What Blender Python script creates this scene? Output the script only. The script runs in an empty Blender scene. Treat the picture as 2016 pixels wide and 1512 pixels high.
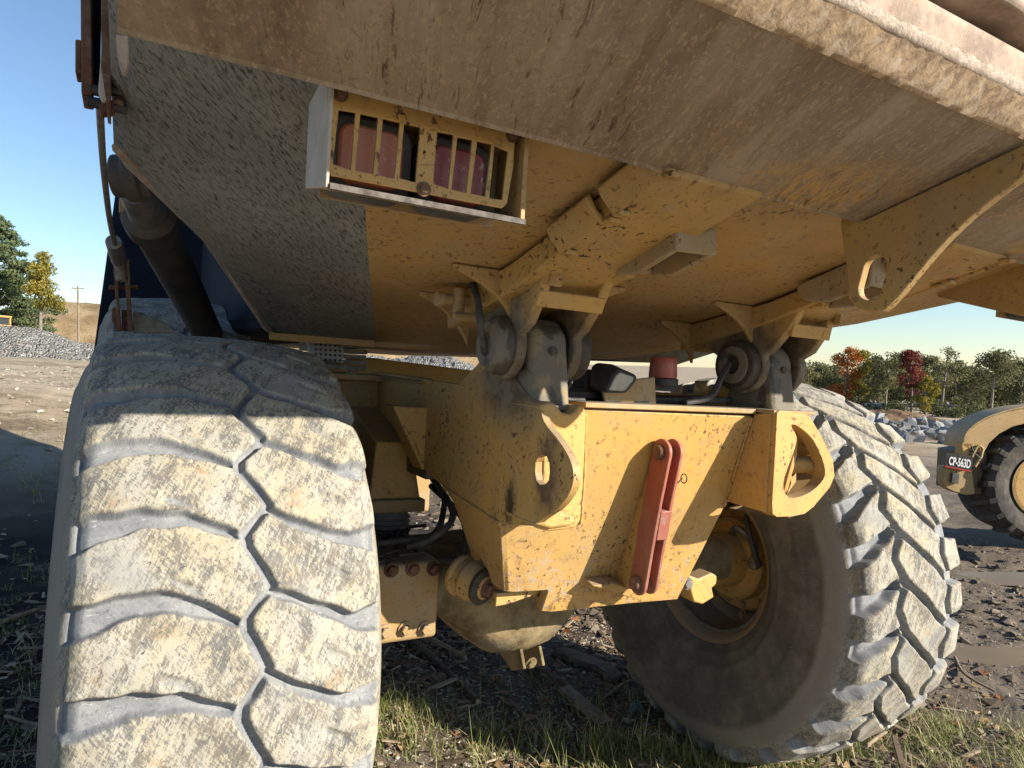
import bpy, bmesh, math, random
import numpy as np
from math import radians, sin, cos, pi, sqrt, atan2, tan
from mathutils import Vector, Matrix, noise as mnoise

S = bpy.context.scene
COL = S.collection
rng = random.Random(7)
npr = np.random.RandomState(11)

# ------------------------------------------------------------------ camera, sky, sun, exposure
TILT = radians(2.2)                                  # the truck stands on ground that falls to its right
M = Matrix.Rotation(TILT, 4, 'Y')                    # truck frame -> world
CAM = np.array([-1.4829, -2.3901, 1.6944])
YAW, PIT, ROL, FOC = .5107, -.0143, .061, 1364.2     # focal length in pixels of a 2016 wide frame
_f = np.array([sin(YAW)*cos(PIT), cos(YAW)*cos(PIT), sin(PIT)])
_r0 = np.array([cos(YAW), -sin(YAW), 0.]); _u0 = np.cross(_r0, _f)
_r = _r0*cos(ROL) + _u0*sin(ROL); _u = _u0*cos(ROL) - _r0*sin(ROL)
cd = bpy.data.cameras.new('camera'); cam = bpy.data.objects.new('camera', cd); COL.objects.link(cam)
cd.sensor_width = 36; cd.lens = 36*FOC/2016; cd.clip_start = .05; cd.clip_end = 6000
cm = Matrix(((_r[0], _u[0], -_f[0], CAM[0]), (_r[1], _u[1], -_f[1], CAM[1]), (_r[2], _u[2], -_f[2], CAM[2]), (0, 0, 0, 1)))
cam.matrix_world = M @ cm
S.camera = cam
S.render.resolution_x, S.render.resolution_y = 1024, 768

SUN_T = Vector((cos(radians(23.8))*sin(radians(38.5)), -cos(radians(23.8))*cos(radians(38.5)), sin(radians(23.8))))    # towards the sun, truck frame
SUN_W = (M.to_3x3() @ SUN_T).normalized()
sun_el = math.asin(SUN_W.z); sun_az = atan2(SUN_W.x, SUN_W.y)
sl = bpy.data.lights.new('sun', 'SUN'); sl.energy = 4.5; sl.angle = radians(.55); sl.color = (1, .91, .78)
so = bpy.data.objects.new('sun', sl); COL.objects.link(so)
so.rotation_euler = SUN_W.to_track_quat('Z', 'Y').to_euler()
W = bpy.data.worlds.new('World'); S.world = W; W.use_nodes = True
wn = W.node_tree; wn.nodes.clear()
wo = wn.nodes.new('ShaderNodeOutputWorld'); wb = wn.nodes.new('ShaderNodeBackground'); ws = wn.nodes.new('ShaderNodeTexSky')
ws.sky_type = 'NISHITA'; ws.sun_disc = False; ws.sun_elevation = sun_el; ws.sun_rotation = sun_az
ws.air_density = 1.0; ws.dust_density = .12; ws.ozone_density = 3.0
wb.inputs[1].default_value = .072
wn.links.new(ws.outputs[0], wb.inputs[0]); wn.links.new(wb.outputs[0], wo.inputs[0])
S.view_settings.view_transform = 'Standard'; S.view_settings.look = 'None'
S.view_settings.exposure = 1.28; S.view_settings.gamma = 1; S.view_settings.use_curve_mapping = False
S.render.engine = 'CYCLES'
S.cycles.max_bounces = 7; S.cycles.diffuse_bounces = 5

# ------------------------------------------------------------------ measuring: a sight line cut by a known plane of the truck
def ray(px, py): return _f + _r*(px-1008)/FOC - _u*(py-756)/FOC
def at(px, py, ax, v):
    d = ray(px, py); i = 'xyz'.index(ax); return CAM + d*((v-CAM[i])/d[i])
def atp(px, py, n, p0):
    d = ray(px, py); n = np.array(n, float); return CAM + d*(((np.array(p0)-CAM)@n)/(d@n))
def rp(px, py, off=0.): return atp(px, py, (0, 1, .344), (0, -.78-off, 1.618))      # sloping rear plate of the frame
def fz(y): return float(np.interp(-y, [-.35, .45, .8, 1.4], [1.795, 1.925, 1.985, 2.15]))   # underside of the bed floor
def wray(px, py): return np.array(M.to_3x3() @ Vector(ray(px, py)))
CAMW = np.array(M @ Vector(CAM))
def wat(px, py, depth): return CAMW + wray(px, py)*depth

# ------------------------------------------------------------------ node helpers and materials
class N:
    def __init__(s, name):
        s.m = bpy.data.materials.new(name); s.m.use_nodes = True; s.t = s.m.node_tree; s.t.nodes.clear()
        s.out = s.t.nodes.new('ShaderNodeOutputMaterial'); s.b = s.t.nodes.new('ShaderNodeBsdfPrincipled')
        s.t.links.new(s.b.outputs[0], s.out.inputs[0]); s.tc = s.t.nodes.new('ShaderNodeTexCoord'); s.co = s.tc.outputs['Object']
    def put(s, sock, v):
        if hasattr(v, 'is_linked'): s.t.links.new(v, sock)
        elif isinstance(v, (tuple, list)) and len(v) == 3 and sock.type == 'RGBA': sock.default_value = (*v, 1)
        else: sock.default_value = v
    def noise(s, scale, detail=5, rough=.6, dist=0., co=None, stretch=None, rot=None):
        n = s.t.nodes.new('ShaderNodeTexNoise'); n.inputs['Scale'].default_value = scale; n.inputs['Detail'].default_value = detail
        n.inputs['Roughness'].default_value = rough; n.inputs['Distortion'].default_value = dist
        c = co or s.co
        if stretch or rot:
            mp = s.t.nodes.new('ShaderNodeMapping')
            if rot: mp.inputs['Rotation'].default_value = rot
            s.t.links.new(c, mp.inputs[0]); c = mp.outputs[0]
            if stretch:
                m2 = s.t.nodes.new('ShaderNodeMapping'); m2.inputs['Scale'].default_value = stretch
                s.t.links.new(c, m2.inputs[0]); c = m2.outputs[0]
        s.t.links.new(c, n.inputs['Vector']); return n.outputs['Fac']
    def voro(s, scale, feature='F1', co=None, out='Distance', rand=1.):
        n = s.t.nodes.new('ShaderNodeTexVoronoi'); n.feature = feature; n.inputs['Scale'].default_value = scale
        n.inputs['Randomness'].default_value = rand
        s.t.links.new(co or s.co, n.inputs['Vector']); return n.outputs[out]
    def ramp(s, v, a, b):
        n = s.t.nodes.new('ShaderNodeMapRange'); n.interpolation_type = 'SMOOTHSTEP'
        s.put(n.inputs[0], v); n.inputs[1].default_value = a; n.inputs[2].default_value = b; return n.outputs[0]
    def math(s, op, a, b=0.):
        n = s.t.nodes.new('ShaderNodeMath'); n.operation = op; n.use_clamp = op in ('ADD', 'SUBTRACT', 'MULTIPLY')
        s.put(n.inputs[0], a); s.put(n.inputs[1], b); return n.outputs[0]
    def mix(s, f, a, b):
        n = s.t.nodes.new('ShaderNodeMix'); n.data_type = 'RGBA'; s.put(n.inputs[0], f); s.put(n.inputs[6], a); s.put(n.inputs[7], b); return n.outputs[2]
    def attr(s, name):
        n = s.t.nodes.new('ShaderNodeAttribute'); n.attribute_name = name; return n.outputs['Fac']
    def axis(s, vec, i):
        n = s.t.nodes.new('ShaderNodeSeparateXYZ'); s.t.links.new(vec, n.inputs[0]); return n.outputs[i]
    def up(s):
        g = s.t.nodes.new('ShaderNodeNewGeometry'); return s.axis(g.outputs['Normal'], 2)
    def edge(s, r=.012):
        bv = s.t.nodes.new('ShaderNodeBevel'); bv.samples = 3; bv.inputs[0].default_value = r
        g = s.t.nodes.new('ShaderNodeNewGeometry'); d = s.t.nodes.new('ShaderNodeVectorMath'); d.operation = 'DOT_PRODUCT'
        s.t.links.new(bv.outputs[0], d.inputs[0]); s.t.links.new(g.outputs['Normal'], d.inputs[1])
        return s.math('SUBTRACT', 1., d.outputs['Value'])
    def bump(s, h, strength=.3, dist=.01):
        n = s.t.nodes.new('ShaderNodeBump'); n.inputs['Strength'].default_value = strength; n.inputs['Distance'].default_value = dist
        s.put(n.inputs['Height'], h); s.t.links.new(n.outputs[0], s.b.inputs['Normal'])
    def fin(s, col, rough=.7, metal=0., spec=.4):
        s.put(s.b.inputs['Base Color'], col); s.put(s.b.inputs['Roughness'], rough); s.put(s.b.inputs['Metallic'], metal)
        s.put(s.b.inputs['Specular IOR Level'], spec); return s.m

YEL, YEL2 = (.50, .298, .080), (.42, .265, .092)
RUST, DARKRUST = (.12, .055, .026), (.05, .03, .02)
DUST = (.33, .28, .20)

def paint(name, base=YEL, base2=YEL2, chips=.5, scratch=.3, dust=.35, topdust=.6, rustpatch=.2, edgew=.5, mud=0., grime=None, foot=None):
    n = N(name)
    big = n.noise(1.7, 6, .65)
    c = n.mix(n.ramp(big, .35, .68), base, base2)
    # faded chalky bloom and thin dust film
    film = n.ramp(n.noise(5.5, 8, .7, .6), .42, .75)
    c = n.mix(n.math('MULTIPLY', film, dust), c, DUST)
    # vertical run marks
    runs = n.ramp(n.noise(9, 4, .6, stretch=(2.5, 2.5, .22)), .56, .75)
    c = n.mix(n.math('MULTIPLY', runs, .35*dust+.18), c, (.27, .19, .085))
    stain = n.ramp(n.noise(2.6, 8, .72, .8, stretch=(1, 1, .55)), .50, .70)
    c = n.mix(n.math('MULTIPLY', stain, .42), c, (.26, .155, .055))
    # rust bleeding patches
    pat = n.ramp(n.noise(3.1, 9, .72, 1.2), .60, .72)
    c = n.mix(n.math('MULTIPLY', pat, rustpatch), c, (.24, .115, .035))
    # chips: clusters of little dark specks
    clus = n.ramp(n.noise(3.7, 3, .6), .38, .72)
    sp = n.math('MULTIPLY', n.ramp(n.noise(52, 4, .62, .3), .585, .63), n.math('ADD', clus, .25))
    sp2 = n.ramp(n.noise(130, 2, .5), .65, .69)
    allsp = n.math('MULTIPLY', n.math('MAXIMUM', sp, n.math('MULTIPLY', sp2, clus)), min(1., chips*1.25))
    sp3 = n.math('MULTIPLY', n.math('MULTIPLY', n.ramp(n.noise(25, 6, .7, .8), .60, .63), n.ramp(n.noise(2.9, 4, .6), .45, .62)), chips)
    c = n.mix(n.math('MULTIPLY', sp3, .85), c, n.mix(n.ramp(n.noise(6, 2), .45, .55), (.17, .17, .15), (.13, .065, .035)))
    c = n.mix(allsp, c, n.mix(n.ramp(n.noise(20, 2), .45, .55), RUST, DARKRUST))
    # scratches, two directions
    s1 = n.ramp(n.noise(16, 5, .6, .2, stretch=(9, 1.2, 1.2), rot=(.3, .5, .7)), .665, .70)
    s2 = n.ramp(n.noise(14, 5, .6, .2, stretch=(1, 1.3, 10), rot=(-.5, .2, -.4)), .675, .71)
    sc = n.math('MULTIPLY', n.math('MAXIMUM', s1, s2), n.math('MULTIPLY', n.ramp(n.noise(2.3, 3), .4, .65), scratch))
    c = n.mix(sc, c, RUST)
    # grey patches of worn primer
    pr = n.ramp(n.noise(8.5, 6, .7, .8), .665, .70)
    c = n.mix(n.math('MULTIPLY', pr, .45), c, (.26, .25, .22))
    if foot:                                        # scoured and rusted where stones hit the low parts
        fm = n.ramp(n.axis(n.co, 2), foot[1], foot[0]); fn_ = n.ramp(n.noise(34, 8, .76, .5, stretch=(1.3, 1, .7), rot=(0, .6, 0)), .50, .60)
        c = n.mix(n.math('MULTIPLY', n.math('MULTIPLY', fn_, fm), .9), c, n.mix(n.ramp(n.noise(13, 5, .7), .42, .58), (.16, .075, .035), (.36, .32, .26)))
    if mud:
        md = n.math('MULTIPLY', n.ramp(n.noise(55, 7, .74, .5, stretch=(.35, 1.1, 1), rot=(0, 0, -.9)), .60-.1*mud, .66), n.ramp(n.noise(1.6, 4, .6), .36, .62))
        c = n.mix(n.math('MULTIPLY', md, .85), c, (.12, .105, .08))
        c = n.mix(n.math('MULTIPLY', n.ramp(n.noise(2.4, 7, .7, .6, stretch=(1., .5, 1)), .5, .68), .5), c, (.32, .17, .05))
    if edgew:
        ew = n.math('MULTIPLY', n.ramp(n.edge(), .04, .3), n.ramp(n.noise(28, 4, .65), .36, .62))
        c = n.mix(n.math('MULTIPLY', ew, edgew), c, n.mix(n.ramp(n.noise(11, 3), .4, .6), (.42, .36, .28), RUST))
    for (ctr, rad, col, axes) in grime or ():        # old grease and rust that has crept out from pivots and holes
        vm = n.t.nodes.new('ShaderNodeVectorMath'); vm.operation = 'MULTIPLY_ADD'; n.t.links.new(n.co, vm.inputs[0]); vm.inputs[1].default_value = axes
        vm.inputs[2].default_value = tuple(-a*b for a, b in zip(ctr, axes)); ln = n.t.nodes.new('ShaderNodeVectorMath'); ln.operation = 'LENGTH'; n.t.links.new(vm.outputs[0], ln.inputs[0])
        wob = n.math('MULTIPLY', n.noise(22, 5, .65), .09)
        dd = n.t.nodes.new('ShaderNodeMath'); dd.operation = 'ADD'; n.t.links.new(ln.outputs['Value'], dd.inputs[0]); n.t.links.new(wob, dd.inputs[1])
        gm = n.t.nodes.new('ShaderNodeMapRange'); gm.interpolation_type = 'SMOOTHSTEP'; n.t.links.new(dd.outputs[0], gm.inputs[0]); gm.inputs[1].default_value = rad*1.35; gm.inputs[2].default_value = rad*.72; gm.inputs[3].default_value = 0; gm.inputs[4].default_value = 1
        gc = n.mix(n.ramp(n.noise(16, 5, .65), .4, .6), col, tuple(x*2.2 for x in col))
        c = n.mix(n.math('MULTIPLY', gm.outputs[0], .93), c, gc)
    td = n.math('MULTIPLY', n.ramp(n.up(), .25, .9), n.ramp(n.noise(7, 6, .7), .2, .55))
    c = n.mix(n.math('MULTIPLY', td, topdust), c, (.24, .21, .165))
    h = n.math('ADD', n.math('MULTIPLY', n.noise(30, 6, .7), .5), n.math('MULTIPLY', n.noise(4, 3), .5))
    h = n.math('SUBTRACT', h, n.math('MULTIPLY', allsp, .25))
    n.bump(h, .35, .006)
    return n.fin(c, n.mix(allsp, (.55, .55, .55), (.85, .85, .85)), 0, .35)

def plain(name, col, var=.35, rough=.75, metal=0., scale=14, dust=.3, bump=.3, dcol=DUST, spec=.35):
    n = N(name)
    c = n.mix(n.ramp(n.noise(scale, 6, .65), .3, .7), tuple(x*(1-var) for x in col), tuple(min(1, x*(1+var)) for x in col))
    d = n.math('MULTIPLY', n.ramp(n.noise(scale*.6, 8, .7, .5), .4, .75), dust)
    c = n.mix(d, c, dcol); n.bump(n.noise(scale*3, 6, .7), bump, .004)
    return n.fin(c, rough, metal, spec)

MAT = {}
MAT['yellow'] = paint('worn_yellow_paint', chips=.8, scratch=.6, rustpatch=.3, foot=(.98, 1.30))
MAT['yellow_clean'] = paint('yellow_paint_light_wear', chips=.6, scratch=.35, dust=.3, rustpatch=.35, edgew=.4)
MAT['yellow_floor'] = paint('yellow_paint_under_bed', base=(.43, .265, .088), base2=(.34, .225, .098), chips=.6, scratch=.6, dust=.45, rustpatch=.85, edgew=.3, mud=.45)
MAT['yellow_beam'] = paint('yellow_paint_bed_beam', base=(.45, .28, .085), base2=(.36, .24, .10), chips=1., scratch=.6, dust=.4, rustpatch=.3, edgew=.5, mud=.02)
MAT['yellow_chipped'] = paint('yellow_paint_heavily_chipped', chips=1., scratch=.8, dust=.25, rustpatch=.3, edgew=.9)
MAT['yellow_dusty'] = paint('yellow_paint_dusty', base=(.36, .225, .08), base2=(.28, .2, .1), chips=.4, scratch=.2, dust=.85, topdust=.9, rustpatch=.3)
G = (.075, .063, .048)
MAT['yellow_hinge'] = paint('yellow_paint_greased_hinge', base=(.45, .28, .085), base2=(.36, .24, .10), chips=.8, scratch=.5, dust=.4, rustpatch=.3, edgew=.6, grime=[((0, -.695, 1.775), .205, G, (0, 1, 1))])
MAT['yellow_side'] = paint('yellow_paint_side_plate', chips=.85, scratch=.4, dust=.35, rustpatch=.25, edgew=.5, grime=[((-.535, -.905, 1.445), .105, (.075, .045, .026), (0, 1.3, .68)), ((-.535, -.73, 1.335), .082, (.02, .018, .016), (0, 1.5, .8)), ((-.535, -.69, 1.77), .25, G, (0, 1, 1))])
MAT['yellow_worn_grey'] = paint('yellow_paint_worn_to_primer', base=(.30, .25, .17), base2=(.40, .24, .07), chips=.8, scratch=.5, dust=.6, rustpatch=.5, edgew=.9)
MAT['shade_grime'] = paint('shade_grime_frame_paint', base=(.11, .08, .045), base2=(.07, .055, .038), chips=.4, scratch=.2, dust=.3, topdust=.5, rustpatch=.3, edgew=.3)  # dark base paints in the shadow over the rails, besides grime
MAT['red'] = paint('worn_red_paint', base=(.33, .088, .058), base2=(.26, .085, .062), chips=.2, scratch=.15, dust=.35, topdust=.25, rustpatch=.05, edgew=.75)

def splash():                                       # mud spray thrown by the tyres on the flank of the bed
    n = N('dried_mud_spray')
    c = n.mix(n.ramp(n.noise(2.2, 5, .6), .35, .65), (.23, .228, .215), (.30, .298, .28))
    brown = n.ramp(n.noise(1.6, 4, .6), .5, .7)
    c = n.mix(n.math('MULTIPLY', brown, .55), c, (.28, .245, .195))
    RZ = (0, 0, -.80)
    f1 = n.noise(105, 6, .7, .6, stretch=(.28, 1.3, 1), rot=RZ)
    f2 = n.noise(120, 5, .7, .5, stretch=(.28, 1.5, 1), rot=(0, 0, -.66))
    dens = n.ramp(n.noise(2.6, 4, .6), .28, .5)
    c = n.mix(n.math('MULTIPLY', n.ramp(f2, .50, .66), .55), c, (.16, .155, .14))
    c = n.mix(n.math('MULTIPLY', n.ramp(f1, .54, .62), n.math('MULTIPLY', dens, .85)), c, (.06, .056, .05))
    c = n.mix(n.math('MULTIPLY', n.ramp(f2, .64, .72), n.math('MULTIPLY', dens, .5)), c, (.55, .52, .45))
    n.bump(n.math('SUBTRACT', f2, n.math('MULTIPLY', n.ramp(f1, .5, .68), .5)), .8, .008)
    return n.fin(c, .95, 0, .1)
MAT['splash'] = splash()

def scraped():                                      # brown scoured steel of the tailgate with remnants of paint
    n = N('scoured_brown_steel'); RZ = (0, 0, .32)
    c = n.mix(n.ramp(n.noise(2.6, 8, .68, .4, stretch=(1.6, .6, 1), rot=RZ), .34, .66), (.205, .152, .105), (.31, .245, .175))
    st = n.noise(10, 8, .74, .35, stretch=(2.6, .5, .5), rot=RZ)
    c = n.mix(n.math('MULTIPLY', n.ramp(st, .5, .7), .55), c, (.34, .295, .235))
    lg = n.noise(3.2, 6, .62, .3, stretch=(3.2, .28, .3), rot=RZ); c = n.mix(n.math('MULTIPLY', n.ramp(lg, .52, .66), .5), c, (.40, .34, .265)); c = n.mix(n.math('MULTIPLY', n.ramp(lg, .46, .34), .55), c, (.15, .10, .066))
    f1 = n.noise(95, 6, .72, .5, stretch=(1.2, .5, 1), rot=RZ); f2 = n.noise(60, 6, .75, .6)
    c = n.mix(n.math('MULTIPLY', n.ramp(f1, .52, .62), .55), c, (.45, .34, .22))
    c = n.mix(n.math('MULTIPLY', n.ramp(f2, .53, .64), .34), c, (.11, .082, .06))
    zone = n.ramp(n.noise(1.35, 3, .55), .47, .62)
    rs = n.math('MULTIPLY', n.ramp(n.noise(24, 8, .78, .6, stretch=(2.2, .36, .6), rot=RZ), .56, .63), zone)
    c = n.mix(n.math('MULTIPLY', rs, .9), c, (.095, .042, .026))
    front = n.math('MULTIPLY', n.ramp(n.axis(n.co, 1), -1.62, -1.42), n.ramp(n.axis(n.co, 0), -.75, -.35))
    yl = n.math('MULTIPLY', n.math('MULTIPLY', n.ramp(n.noise(36, 8, .78, .6, stretch=(1.6, .6, 1), rot=RZ), .44, .56), n.ramp(n.noise(3.3, 4, .6), .44, .56)), front)
    c = n.mix(n.math('MULTIPLY', yl, .9), c, (.47, .29, .09))
    y2 = n.math('MULTIPLY', n.math('MULTIPLY', n.ramp(n.noise(30, 8, .78, .5, stretch=(2.0, .4, 1), rot=RZ), .55, .62), n.ramp(n.noise(3.3, 4, .6), .46, .6)), front)
    c = n.mix(n.math('MULTIPLY', y2, .9), c, (.10, .045, .025))
    scr = n.ramp(n.noise(9, 2, .5, .25, stretch=(.22, 5, 1), rot=(0, 0, .5)), .735, .745)
    c = n.mix(n.math('MULTIPLY', scr, .5), c, (.55, .5, .42))
    n.bump(n.math('ADD', n.math('MULTIPLY', f2, .6), n.math('MULTIPLY', st, .4)), .6, .006)
    return n.fin(c, .85, .05, .25)
MAT['scraped'] = scraped()

def dusty_rust(name='rusty_steel', col=(.19, .10, .065)):
    n = N(name)
    c = n.mix(n.ramp(n.noise(9, 8, .7), .35, .65), tuple(x*.55 for x in col), col)
    c = n.mix(n.math('MULTIPLY', n.ramp(n.noise(40, 6, .7), .5, .7), .6), c, (.30, .18, .11))
    c = n.mix(n.math('MULTIPLY', n.ramp(n.noise(5, 6, .7), .52, .72), .5), c, DUST)
    n.bump(n.noise(60, 6, .75), .6, .004); return n.fin(c, .85, .2, .3)
MAT['rust'] = dusty_rust()
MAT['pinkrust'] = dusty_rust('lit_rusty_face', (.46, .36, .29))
def worn_edge():
    n = N('battered_steel_edge'); f = n.noise(45, 7, .72, .4); c = n.mix(n.ramp(f, .35, .65), (.24, .17, .11), (.50, .37, .24)); c = n.mix(n.math('MULTIPLY', n.ramp(n.noise(26, 6, .7, .5), .5, .68), .7), c, (.50, .44, .36))
    n.bump(n.math('ADD', n.math('MULTIPLY', f, .6), n.math('MULTIPLY', n.noise(22, 5, .7), .4)), .55, .006); return n.fin(c, .85, .05, .25)
MAT['worn_edge'] = worn_edge()
MAT['ridge'] = plain('bright_bruised_steel', (.50, .42, .35), .25, .8, 0, 50, .4, .7, (.40, .30, .21))

def grease():                                       # grease soaked dust on the pivots, pale dry dust where it has flaked
    n = N('greasy_dust')
    a = n.noise(9, 5, .6, .4)
    c = n.mix(n.ramp(a, .44, .52), (.065, .056, .043), (.155, .14, .115))
    c = n.mix(n.math('MULTIPLY', n.ramp(n.noise(6, 5, .65, .5), .56, .6), .8), c, (.24, .19, .11))
    n.bump(n.noise(45, 6, .7), .45, .005); return n.fin(c, n.mix(n.ramp(a, .44, .52), (.5, .5, .5), (.9, .9, .9)), 0, .4)
MAT['grease'] = grease()
MAT['dark_grease'] = plain('black_grease', (.045, .038, .030), .5, .6, 0, 18, .25, .6, (.14, .12, .09))
MAT['black'] = plain('dusty_black_plastic', (.03, .03, .032), .3, .55, 0, 20, .35, .2, (.17, .16, .14))
MAT['rubber'] = plain('black_rubber', (.045, .045, .045), .3, .65, 0, 20, .45, .25, (.2, .19, .17))
MAT['boot'] = plain('grey_rubber_spring', (.16, .155, .145), .25, .75, 0, 20, .4, .3)
MAT['shade_navy'] = plain('shade_dark_navy_panel', (.012, .016, .028), .3, .85, 0, 3, .05, .1, (.03, .03, .03), .1)  # deep shade of the truck's front half put into a near-black navy
MAT['lip'] = plain('chipped_grey_lip', (.13, .12, .11), .4, .95, 0, 45, .5, .4, (.10, .065, .045), .05)
MAT['steel'] = plain('dull_grey_steel', (.22, .21, .20), .3, .55, .6, 25, .3, .3)
MAT['palepaint'] = plain('bare_pale_panel', (.46, .42, .38), .12, .75, 0, 12, .45, .3, (.36, .27, .18), .15)
MAT['wire'] = plain('wire_rope', (.20, .18, .165), .3, .6, .5, 60, .3, .4)
MAT['glass'] = plain('dusty_lamp_glass', (.33, .33, .29), .2, .3, 0, 9, .4, .1, spec=.5)
MAT['pad'] = plain('white_gridded_pad', (.40, .42, .44), .1, .7, 0, 30, .25, .2)
MAT['layered'] = plain('grey_rubber_layers', (.24, .22, .18), .3, .85, 0, 30, .4, .5)
MAT['castdust'] = plain('dusty_axle_casting', (.20, .155, .085), .5, .95, 0, 9, .7, 1., (.27, .245, .19), .1)
MAT['cylinder'] = plain('grimy_cylinder', (.055, .048, .042), .4, .6, 0, 6, .4, .3, (.13, .11, .085))

def lens(name, col):
    n = N(name)
    c = n.mix(n.math('MULTIPLY', n.ramp(n.noise(70, 3, .6), .62, .70), .7), col, (.35, .3, .26))
    c = n.mix(n.math('MULTIPLY', n.ramp(n.noise(12, 6, .65), .4, .7), .4), c, (.24, .15, .11))
    n.bump(n.noise(90, 3), .1, .003); return n.fin(c, .4, 0, .5)
MAT['lens_orange'] = lens('dusty_orange_lens', (.38, .125, .065))
MAT['lens_red'] = lens('dusty_red_lens', (.20, .035, .04))
MAT['beacon'] = lens('dusty_red_beacon', (.36, .075, .055))

def tyre_mat(name, tint=1.):
    n = N(name); uv = n.tc.outputs['UV']
    g = n.attr('groove'); sw = n.attr('sidewall')
    a1 = n.noise(85, 7, .74, .5, co=uv, stretch=(2.4, .5, 1), rot=(0, 0, .35))
    a2 = n.noise(95, 7, .74, .6, co=uv, stretch=(.55, 2.4, 1), rot=(0, 0, .9))
    a3 = n.noise(90, 6, .74, .8, co=uv, stretch=(.8, 2.0, 1), rot=(0, 0, -.6))
    big = n.noise(5.5, 7, .66, .4, co=uv); diag = n.noise(16, 6, .68, .4, co=uv, stretch=(2., .45, 1), rot=(0, 0, .45))
    fib = n.math('ADD', n.math('MULTIPLY', n.math('ADD', n.math('MULTIPLY', a1, .5), n.math('MULTIPLY', a2, .5)), .72), n.math('MULTIPLY', diag, .28))
    cream = n.mix(n.ramp(big, .36, .64), (.365, .33, .24), (.34, .332, .295))
    cream = n.mix(n.ramp(n.noise(12, 5, .7, co=uv), .55, .72), cream, (.34, .255, .155))
    dark = n.mix(n.ramp(n.noise(19, 5, .7, co=uv), .4, .6), (.175, .157, .128), (.13, .13, .125))
    thr = n.math('MULTIPLY', n.math('SUBTRACT', n.noise(6.5, 8, .74, .5, co=uv), .36), .28)
    c = n.mix(n.ramp(n.math('ADD', fib, thr), .515, .585), cream, dark)
    c = n.mix(n.math('MULTIPLY', n.ramp(a3, .60, .64), .9), c, (.05, .046, .042))
    c = n.mix(n.math('MULTIPLY', n.ramp(a3, .36, .30), .55), c, (.50, .46, .37))
    c = n.mix(n.math('MULTIPLY', n.ramp(n.noise(3.6, 5, .62, co=uv), .52, .66), .5), c, (.25, .255, .25))
    gd = n.mix(n.ramp(n.noise(11, 7, .7, .3, co=uv), .35, .68), (.175, .184, .195), (.265, .27, .27))
    gd = n.mix(n.math('MULTIPLY', n.ramp(n.noise(70, 6, .72, .4, co=uv), .54, .64), .6), gd, (.11, .116, .122))
    gd = n.mix(n.math('MULTIPLY', n.ramp(n.noise(85, 6, .74, .6, co=uv, stretch=(.5, 1.6, 1)), .58, .66), .6), gd, (.42, .42, .40))
    gm = n.ramp(n.math('ADD', g, n.math('MULTIPLY', n.math('SUBTRACT', n.noise(34, 5, .7, co=uv), .4), .6)), .16, .42)
    c = n.mix(gm, c, gd)
    # sidewall: scuffed black rubber under thin brown dust
    s0 = n.mix(n.ramp(n.noise(7, 6, .65), .35, .7), (.115, .107, .094), (.205, .188, .158))
    rdn = n.attr('radius'); s0 = n.mix(n.math('MULTIPLY', n.ramp(n.math('ADD', rdn, n.math('MULTIPLY', n.noise(9, 5, .7), .05)), .715, .755), .8), s0, (.27, .245, .20))
    ru = n.ramp(n.noise(24, 6, .7, .3, co=uv, stretch=(.4, 2.6, 1)), .55, .75)
    s0 = n.mix(n.math('MULTIPLY', ru, .45), s0, (.20, .18, .145))
    scr = n.ramp(n.noise(15, 2, .5, .15, stretch=(1, 7, .9), rot=(.8, 0, 0)), .675, .70)
    scr2 = n.ramp(n.noise(17, 2, .5, .15, stretch=(1, 1, 8), rot=(.3, 0, 0)), .68, .705)
    s0 = n.mix(n.math('MULTIPLY', n.math('MAXIMUM', scr, scr2), .4), s0, (.27, .25, .21))
    c = n.mix(sw, c, s0)
    h = n.math('ADD', n.math('MULTIPLY', a2, .5), n.math('MULTIPLY', a1, .5))
    h = n.math('SUBTRACT', h, n.math('MULTIPLY', n.ramp(a3, .55, .7), .35))
    n.bump(h, .6, .005)
    return n.fin(c, .92, 0, .2)
MAT['tyre'] = tyre_mat('dusty_worn_tyre')

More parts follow.
